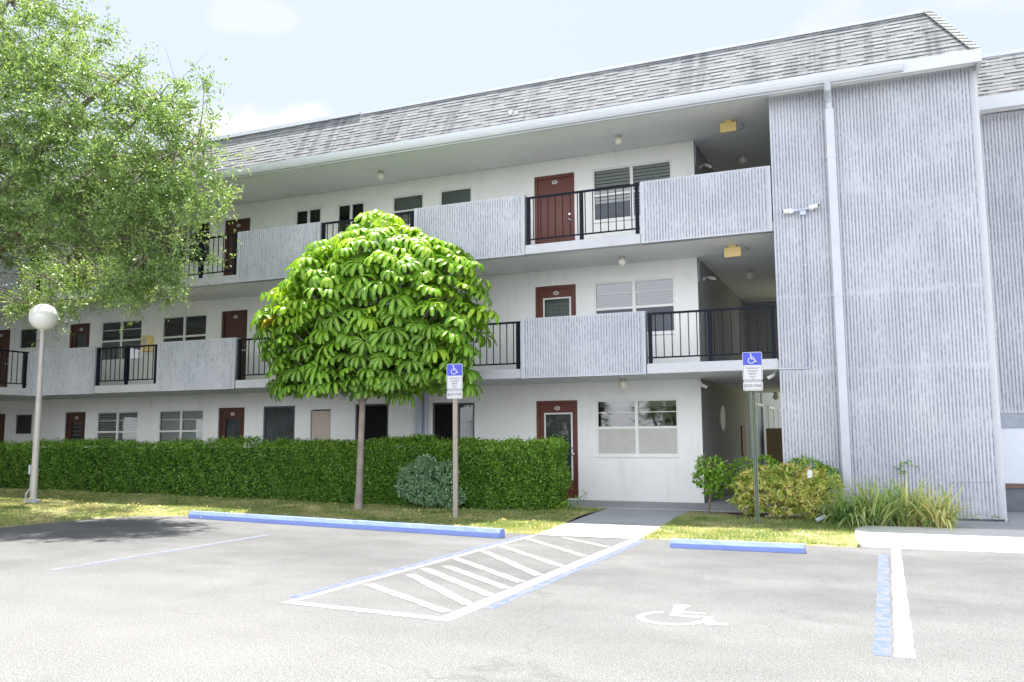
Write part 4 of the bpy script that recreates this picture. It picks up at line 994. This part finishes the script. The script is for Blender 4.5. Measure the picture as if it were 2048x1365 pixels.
bush('croton_bush', 'croton_leaf', [(-1.95, 15.0, .62, .46, .36, .34), (-1.45, 15.0, .66, .46, .4, .34), (-1.05, 15.05, .58, .36, .36, .36), (-1.6, 14.9, .48, .6, .34, .28), (-2.2, 14.95, .48, .24, .26, .26), (-1.15, 14.95, .38, .38, .3, .24)], 7200, .095, .030,
     'rounded bush with yellow green leaves behind the right parking sign', 'shrub', rosette=9, tpow=.8,
     stems=[([(-1.5, 15, .1), (-1.75, 14.8, .3), (-2.1, 14.75, .5)], [.022, .016, .01]), ([(-1.5, 15, .1), (-1.4, 14.8, .4), (-1.2, 14.8, .6)], [.02, .015, .01]), ([(-1.9, 14.85, .16), (-1.5, 14.72, .20), (-.95, 14.8, .26)], [.018, .014, .01]), ([(-2.0, 14.95, .1), (-2.1, 14.8, .4), (-1.8, 14.75, .6)], [.016, .012, .008]), ([(-1.2, 14.95, .1), (-1.05, 14.8, .4)], [.016, .01])])
bush('young_tree', 'green_leaf', [(-2.85, 15.4, .92, .26, .2, .18), (-2.98, 15.4, .75, .2, .18, .14), (-2.68, 15.4, .72, .18, .18, .14), (-2.85, 15.4, .55, .17, .15, .13)], 1000, .085, .042,
     'small young tree with bright leaves at the corner of the front walk', 'tree', stems=[([(-2.95, 15.42, .08), (-2.9, 15.4, .4), (-2.86, 15.4, .85)], [.03, .022, .012]), ([(-2.9, 15.4, .4), (-2.7, 15.38, .7)], [.014, .008]), ([(-2.9, 15.4, .45), (-3.05, 15.38, .75)], [.014, .008])], stem_mat='bark', base=(-2.95, 15.42, .1), rosette=5)
bush('shrub', 'green_leaf', [(-2.35, 15.72, .86, .26, .16, .2), (-1.98, 15.72, .88, .26, .16, .22), (-2.3, 15.7, .6, .3, .18, .2)], 1300, .075, .038, 'bright green shrub against the breezeway opening behind the yellow green bush', 'shrub', stems=[([(-2.2, 15.72, .1), (-2.15, 15.72, .8)], [.02, .01])])
bush('shrub', 'green_leaf', [(-1.32, 15.62, .90, .32, .18, .17), (-1.0, 15.62, .78, .2, .16, .17)], 1100, .075, .036, 'bright green shrub against the tower foot behind the yellow green bush', 'shrub', stems=[([(-1.2, 15.65, .1), (-1.2, 15.65, .8)], [.02, .01])])
bush('weed', 'green_leaf', [(-5.38, 15.2, .28, .10, .1, .09), (-5.2, 15.25, .40, .08, .08, .09), (-5.5, 15.1, .2, .14, .1, .06)], 170, .055, .024, 'small leafy weed between the hedge end and the walk', 'plant', stems=[([(-5.45, 15.1, .1), (-5.15, 15.3, .48)], [.006, .003])])
bush('vine_sprig', 'green_leaf', [(.18, 15.9, .92, .10, .05, .05), (.32, 15.92, 1.0, .05, .03, .03)], 26, .07, .04, 'small green sprig against the ribbed tower wall above the striped plants', 'plant', stems=[([(.22, 15.94, .12), (.25, 15.95, .6), (.18, 15.93, 1.05)], [.004, .003, .002])])
t = thing('plant_tag', (-1.17, 14.64, .8), 'small white plant tag on top of the yellow green bush', 'tag')
s = MB(); s.prism([(-1.20, .80), (-1.13, .81), (-1.12, .90), (-1.17, .95), (-1.20, .90)], 14.63, 14.634, 'y'); s.build('card', M['sign_white'], t)

# strap-leaved clumps
def straps(cx, cy, n, ln, spread, tint, label, up_=.5):
    t = thing('strap_leaf_plant', (cx, cy, .058), label, 'plant', 'striped strap leaved plants in the bed')
    K = 7; V = []; F = []; T = []; Rb = []
    for i in range(n):
        a = rng.uniform(0, 2*math.pi); el = R_(rng.uniform(40, 82)); L_ = ln*rng.uniform(.6, 1.1); w0 = rng.uniform(.013, .026)
        p = np.array([cx+rng.normal()*spread, cy+rng.normal()*spread*.6, .092]); d = np.array([math.cos(a)*math.cos(el), math.sin(a)*math.cos(el), math.sin(el)])
        sd2 = np.cross(d, [0, 0, 1]); sd2 /= np.linalg.norm(sd2)+1e-9; tt = np.clip(rng.normal(tint, .25), 0, 1); k0 = len(V)
        bend = rng.uniform(.2, .6)*(1.35-up_)
        for j in range(K):
            f = j/(K-1); ww = w0*(1-.9*f**2.5)*(.6+.4*min(1, f*4))
            V += [p-sd2*ww, p+np.cross(sd2, d)*ww*-.3, p+sd2*ww]; T += [tt]*3; Rb += [0, 1, 0] if i % 3 else [0, 0, 0]
            if p[2] < .115 and j > 2: d = d*np.array([1, 1, 0]); 
            p = p+d*L_/(K-1); d = d+np.array([0, 0, -bend*(.5+f)]); d /= np.linalg.norm(d); p[2] = max(p[2], .10)
        for j in range(K-1):
            a_ = k0+j*3; F += [[a_, a_+1, a_+4, a_+3], [a_+1, a_+2, a_+5, a_+4]]
    np_mesh('leaf_clump', np.array(V), np.array(F), M['strap_leaf'], t, {'tint': np.array(T), 'rib': np.array(Rb, float)}, smooth=True)
straps(-.62, 14.42, 210, .66, .10, .12, 'thin dark strap leaved clump at the left end of the bed by the downspout', .35)
straps(-.22, 14.55, 150, .80, .11, .38, 'upright striped clump second from the left in the bed', .8)
straps(.22, 14.62, 170, .82, .11, .45, 'tall striped clump in the middle of the bed by the apron', .75)
straps(.60, 14.55, 160, .74, .11, .72, 'yellowing strap leaved clump at the right end of the bed', .4)
# low weeds at tower foot
bush('ground_weeds', 'green_leaf', [(1.2, 15.93, .11, .45, .04, .06), (.75, 15.9, .11, .2, .05, .06)], 500, .04, .02, 'low weeds along the foot of the ribbed tower', 'weeds')

# umbrella tree
def umbrella_tree():
    cx, cy = -9.38, 14.62
    t = thing('umbrella_tree', (-9.5, 14.3, .1), 'umbrella tree with large glossy drooping leaves in front of the building', 'tree')
    zz = np.array([2.3, 2.5, 2.9, 3.4, 4.0, 4.4, 4.8, 5.15, 5.45, 5.65, 5.85, 6.1]); rr = np.array([2.0, 2.15, 2.2, 2.36, 2.44, 2.4, 2.18, 1.8, 1.35, .7, .45, .12])
    pts = []; tries = 0
    while len(pts) < 540 and tries < 60000:
        tries += 1
        z = rng.uniform(2.55, 6.08); r0 = np.interp(z, zz, rr); lay = rng.random()
        r = r0*(rng.uniform(.86, 1.0) if lay < .8 else rng.uniform(.5, .85)); a = rng.uniform(0, 2*math.pi)
        if rng.random() > (.3+r0/2.5): continue
        lob = 1+.09*math.sin(3*a+1.+z)+.09*math.sin(6*a+z*3.1)+.05*math.sin(11*a-z*5)
        p = np.array([cx+r*lob*math.cos(a), min(15.75, cy+r*lob*.44*math.sin(a)), z+rng.normal()*.04, a, r/r0])
        if pts:
            q = np.array(pts); dd = np.linalg.norm(q[:, :3]-p[:3], axis=1)
            if dd.min() < rng.uniform(.19, .33): continue
        pts.append(p)
    # flat underside
    for i in range(110):
        a = rng.uniform(0, 2*math.pi); r = math.sqrt(rng.random())*2.2; pts.append(np.array([cx+r*math.cos(a), cy+.42*r*math.sin(a), 2.68+rng.normal()*.12, a, .7]))
    V = []; F = []; T = []; Rb = []; s = MB()
    prof = [.16, .62, .95, 1.0, .55]
    for p in pts:
        a = p[3]; ax = np.array([math.cos(a)*.45*p[4], math.sin(a)*.45*p[4], 1.0])+rng.normal(size=3)*.2; ax /= np.linalg.norm(ax)
        u_ = np.cross(ax, [0, 1, .1]); u_ /= np.linalg.norm(u_); v_ = np.cross(ax, u_); nl = rng.integers(10, 15); L0 = rng.uniform(.22, .40); wm = rng.uniform(.038, .052); a0 = rng.uniform(0, 6)
        old = rng.random() < .005; tb = np.clip(.28+.5*(p[2]-3.2)/2.6+rng.normal()*.2, 0, 1); c0 = p[:3]  # higher whorls get lighter tint: sun on the crown top painted in
        for l in range(nl):
            aa = a0+2*math.pi*l/nl+rng.normal()*.08; rad = u_*math.cos(aa)+v_*math.sin(aa); Ll = L0*rng.uniform(.85, 1.1)
            el = rng.uniform(.05, .35); q = c0+rad*.03; k0 = len(V); sd2 = np.cross(rad, ax); tl = 1.0 if old else np.clip(tb+rng.normal()*.08, 0, .955)
            for j, pw in enumerate(prof):
                dr = rad*math.cos(el)+ax*math.sin(el); nn = np.cross(sd2, dr); ww = wm*pw
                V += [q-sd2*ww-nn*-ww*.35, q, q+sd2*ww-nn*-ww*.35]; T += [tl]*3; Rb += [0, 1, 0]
                q = q+dr*Ll/4; el -= rng.uniform(.32, .58)
            for j in range(4):
                a_ = k0+j*3; F += [[a_, a_+3, a_+4, a_+1], [a_+1, a_+4, a_+5, a_+2]]
        if rng.random() < .55:
            tgt = np.array([cx+(c0[0]-cx)*.55, cy+(c0[1]-cy)*.55, max(2.7, c0[2]-.55)])
            s.tube([tuple(tgt), tuple((tgt+c0)/2+np.array([0, 0, -.08])), tuple(c0)], [.014, .010, .006], 5)
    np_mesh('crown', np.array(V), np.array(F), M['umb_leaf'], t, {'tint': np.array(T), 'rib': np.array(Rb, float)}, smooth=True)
    for i in range(22):
        a = i*2.4; r = .5+1.5*(i % 5)/5; h = 3.0+2.3*((i*7) % 11)/11; r *= max(.2, np.interp(h, zz, rr)/2.7)
        s.tube([(-9.48, 14.42, 2.1+.3*(i % 3)), (cx+r*.5*math.cos(a), cy+r*.22*math.sin(a), 2.6+.4*(h-2.6)), (cx+r*math.cos(a), cy+r*.42*math.sin(a), h)], [.04, .028, .014], 6)
    s.build('branches', M['bark_pale'], t, smooth=True)
    s = MB(); s.tube([(-9.42, 14.25, .0), (-9.41, 14.25, .16), (-9.40, 14.26, .5), (-9.42, 14.32, 1.3), (-9.45, 14.4, 2.0), (-9.47, 14.45, 2.7), (-9.5, 14.5, 4.2)], [.13, .085, .07, .064, .06, .05, .03], 14)
    s.build('trunk', M['bark_pale'], t, smooth=True)
umbrella_tree()

# big oak on the left
def oak():
    t = thing('oak_tree', (-18.6, 11.4, .1), 'large broad oak with small grey green leaves filling the upper left', 'tree')
    bl = np.array([(-16.6, 11.5, 8.3, 2.9, 2.1, 2.6), (-14.3, 12.0, 7.3, 2.3, 1.9, 2.0), (-13.0, 12.1, 6.7, 1.9, 1.6, 1.55), (-12.4, 12.2, 5.6, 1.35, 1.2, 1.1), (-14.2, 12.0, 5.5, 2.0, 1.8, 1.35),
                   (-16.6, 11.6, 5.9, 2.2, 1.9, 1.7), (-15.9, 11.8, 10.0, 1.5, 1.4, 1.3), (-18.8, 11.3, 8.0, 2.9, 2.4, 3.0), (-12.9, 12.2, 4.55, .8, .8, .55), (-13.7, 12.7, 4.45, .8, .8, .45), (-18.4, 14.2, 5.0, 1.1, .8, .85), (-16.9, 14.3, 5.1, 1.0, .7, .75), (-15.5, 14.0, 5.3, 1.0, .8, .7), (-12.5, 12.0, 8.0, 1.0, 1.0, .8)])
    vol = bl[:, 3]*bl[:, 4]*bl[:, 5]; pr = vol**.75; nC = 1200
    idx = rng.choice(len(bl), nC, p=pr/pr.sum()); B = bl[idx]; d = rdir(nC); rad = rng.random(nC)**.38
    C = B[:, :3]+d*B[:, 3:6]*rad[:, None]
    C = C[~((C[:, 0] < -14.1) & (C[:, 2] < 5.2) & (C[:, 1] < 13.4))]; nC = len(C)
    s = MB()
    limbs = [[(-18.7, 11.4, 0), (-18.5, 11.4, 1.6), (-18.3, 11.4, 3.2)],
             [(-18.3, 11.4, 3.2), (-17.6, 11.5, 5.0), (-16.2, 11.7, 6.8), (-14.8, 12.0, 8.2), (-13.2, 12.1, 8.9)],
             [(-18.3, 11.4, 3.2), (-17.7, 11.9, 4.9), (-16.9, 12.2, 5.7), (-15.0, 12.0, 6.4), (-13.2, 12.2, 6.8), (-11.9, 12.3, 7.1)],
             [(-18.3, 11.4, 3.2), (-18.4, 11.3, 6.0), (-17.6, 11.3, 8.6), (-16.4, 11.5, 10.6)],
             [(-16.9, 12.2, 5.7), (-15.4, 12.4, 5.6), (-13.8, 12.5, 5.5), (-12.7, 12.4, 5.2)],
             [(-15.0, 12.0, 6.4), (-13.9, 12.0, 7.2), (-12.7, 12.0, 8.0)],
             [(-18.3, 11.4, 3.2), (-19.8, 11.2, 6.0), (-20.6, 11.0, 8.6)], [(-17.6, 11.5, 5.0), (-17.0, 11.0, 7.0), (-16.0, 10.8, 8.6)]]
    rads = [[.34, .28, .25], [.17, .13, .09, .06, .02], [.15, .10, .075, .055, .035, .015], [.17, .13, .09, .03], [.05, .035, .022, .01], [.06, .04, .015], [.16, .11, .05], [.10, .07, .03]]
    pool = []
    for l, r_ in zip(limbs, rads):
        if l is limbs[0]: continue
        s.tube(l, r_, 8)
        for a_, c_ in zip(l[:-1], l[1:]):
            for f in np.linspace(0, 1, 6): pool.append(np.array(a_)*(1-f)+np.array(c_)*f)
    pool = np.array(pool[5:])
    for c in C:
        if rng.random() < .5:
            q = pool[np.argmin(np.linalg.norm(pool-c, axis=1)+rng.random(len(pool))*.5)]
            mid = (q+c)/2+rng.normal(size=3)*.14+np.array([0, 0, .1]); s.tube([tuple(q), tuple(mid), tuple(c)], [.020, .012, .005], 4, cap=False)
            for k in range(2): e = c+rng.normal(size=3)*.26; s.tube([tuple(c), tuple(e)], [.005, .002], 3, cap=False)
    tr = MB(); tr.tube(limbs[0], rads[0], 14); tr.build('trunk', M['bark'], t, smooth=True)
    s.build('branches', M['bark'], t)
    per = 150; n = nC*per; cc = np.repeat(C, per, 0); ct = np.repeat(rng.random(nC), per)
    sz = np.repeat(rng.uniform(.20, .40, nC), per)[:, None]
    # leaves gather on short twigs inside each spray
    tw = rng.normal(size=(nC*9, 3))*1.0; ti = (np.repeat(np.arange(nC), per)*9+rng.integers(0, 9, n)); P = cc+(tw[ti]*rng.random(n)[:, None]*1.0)*sz*np.array([1, 1, .7])+rng.normal(size=(n, 3))*.035
    D = unit(tw[ti]*.6+rng.normal(size=(n, 3))*.8); N = unit(rng.normal(size=(n, 3))*.7+np.array([0, 0, .8]))
    tn = np.clip(rng.random(n)*.6+ct*.35+.0, 0, 1)
    V, F, T = leaves(P, D, N, .070*rng.uniform(.6, 1.3, n), .034*rng.uniform(.8, 1.2, n), tn)
    np_mesh('crown', V, F, M['oak_leaf'], t, {'tint': T})
    return t
OAK = oak()
def copy_tree(o, loc, rz, label):
    r = o.copy(); COL.objects.link(r); r.location = loc; r.rotation_euler = (0, 0, rz); r['label'] = label; r['group'] = 'oaks across the parking lot'
    for ch in o.children:
        c = ch.copy(); COL.objects.link(c); c.parent = r
    return r
copy_tree(OAK, (-14, -25, -4.2), .3, 'oak across the lot seen mirrored in the big ground floor window')

copy_tree(OAK, (-21, -24, -4.0), 2.6, 'oak across the lot seen mirrored at the left pane of the big ground floor window')

# grass blades
def grass():
    n = 210000
    X = np.concatenate([rng.uniform(-26, -4.98, int(n*.9)), rng.uniform(-3.32, -.44, n-int(n*.9))]); Y = rng.uniform(9.4, 16.0, n)
    Y = np.where(X > -13.6, rng.uniform(12.35, 16.0, n), Y)
    k = (~in_lot(X, Y+.02*np.sin(X*9))) & ~((Y > 15.0) & (X < -5.6)) & ~((X > -3.35) & (Y > 14.85))
    X, Y = X[k], Y[k]; n = len(X); Z = hgt(X, Y)-.004
    h = rng.uniform(.02, .05, n)*(1+.4*np.sin(X*2)*np.sin(Y*3)); a = rng.uniform(0, 6.28, n); ln = rng.normal(size=(n, 2))*.6
    w2 = rng.uniform(.004, .008, n); C = np.stack([X, Y, Z], 1); S = np.stack([np.cos(a)*w2, np.sin(a)*w2, np.zeros(n)], 1)
    tip = C+np.stack([ln[:, 0]*h, ln[:, 1]*h, h], 1)
    V = np.stack([C-S, C+S, tip], 1).reshape(-1, 3); F = np.arange(3*n).reshape(n, 3)
    f = lambda x, y: np.sin(x*1.7+np.sin(y*2.3))*np.sin(y*2.9+np.sin(x*1.3)*2)
    dry = .56+.28*f(X, Y)+.22*f(X*2.7+3, Y*2.7)+.2*np.exp(-(Y-12.5)**2/.6)
    T = np.repeat(np.clip(dry*.75+rng.normal(size=n)*.16, 0, 1), 3)
    o = np_mesh('grass', V, F, M['grass'], None, {'tint': T}); tag(o, 'patchy green and straw coloured lawn grass', 'grass', kind='stuff')
    # fallen leaves
    m = 420; X = rng.uniform(-22, -5, m); Y = rng.uniform(12.6, 14.9, m); Z = hgt(X, Y)+.03
    V, F, T = leaves(np.stack([X, Y, Z], 1), unit(rng.normal(size=(m, 3))*np.array([1, 1, .15])), unit(rng.normal(size=(m, 3))*.3+np.array([0, 0, 1])), .07, .035, np.full(m, .95))
    o = np_mesh('fallen_leaves', V, F, M['croton_leaf'], None, {'tint': T}); tag(o, 'dry leaves scattered over the lawn', 'leaves', kind='stuff')
grass()
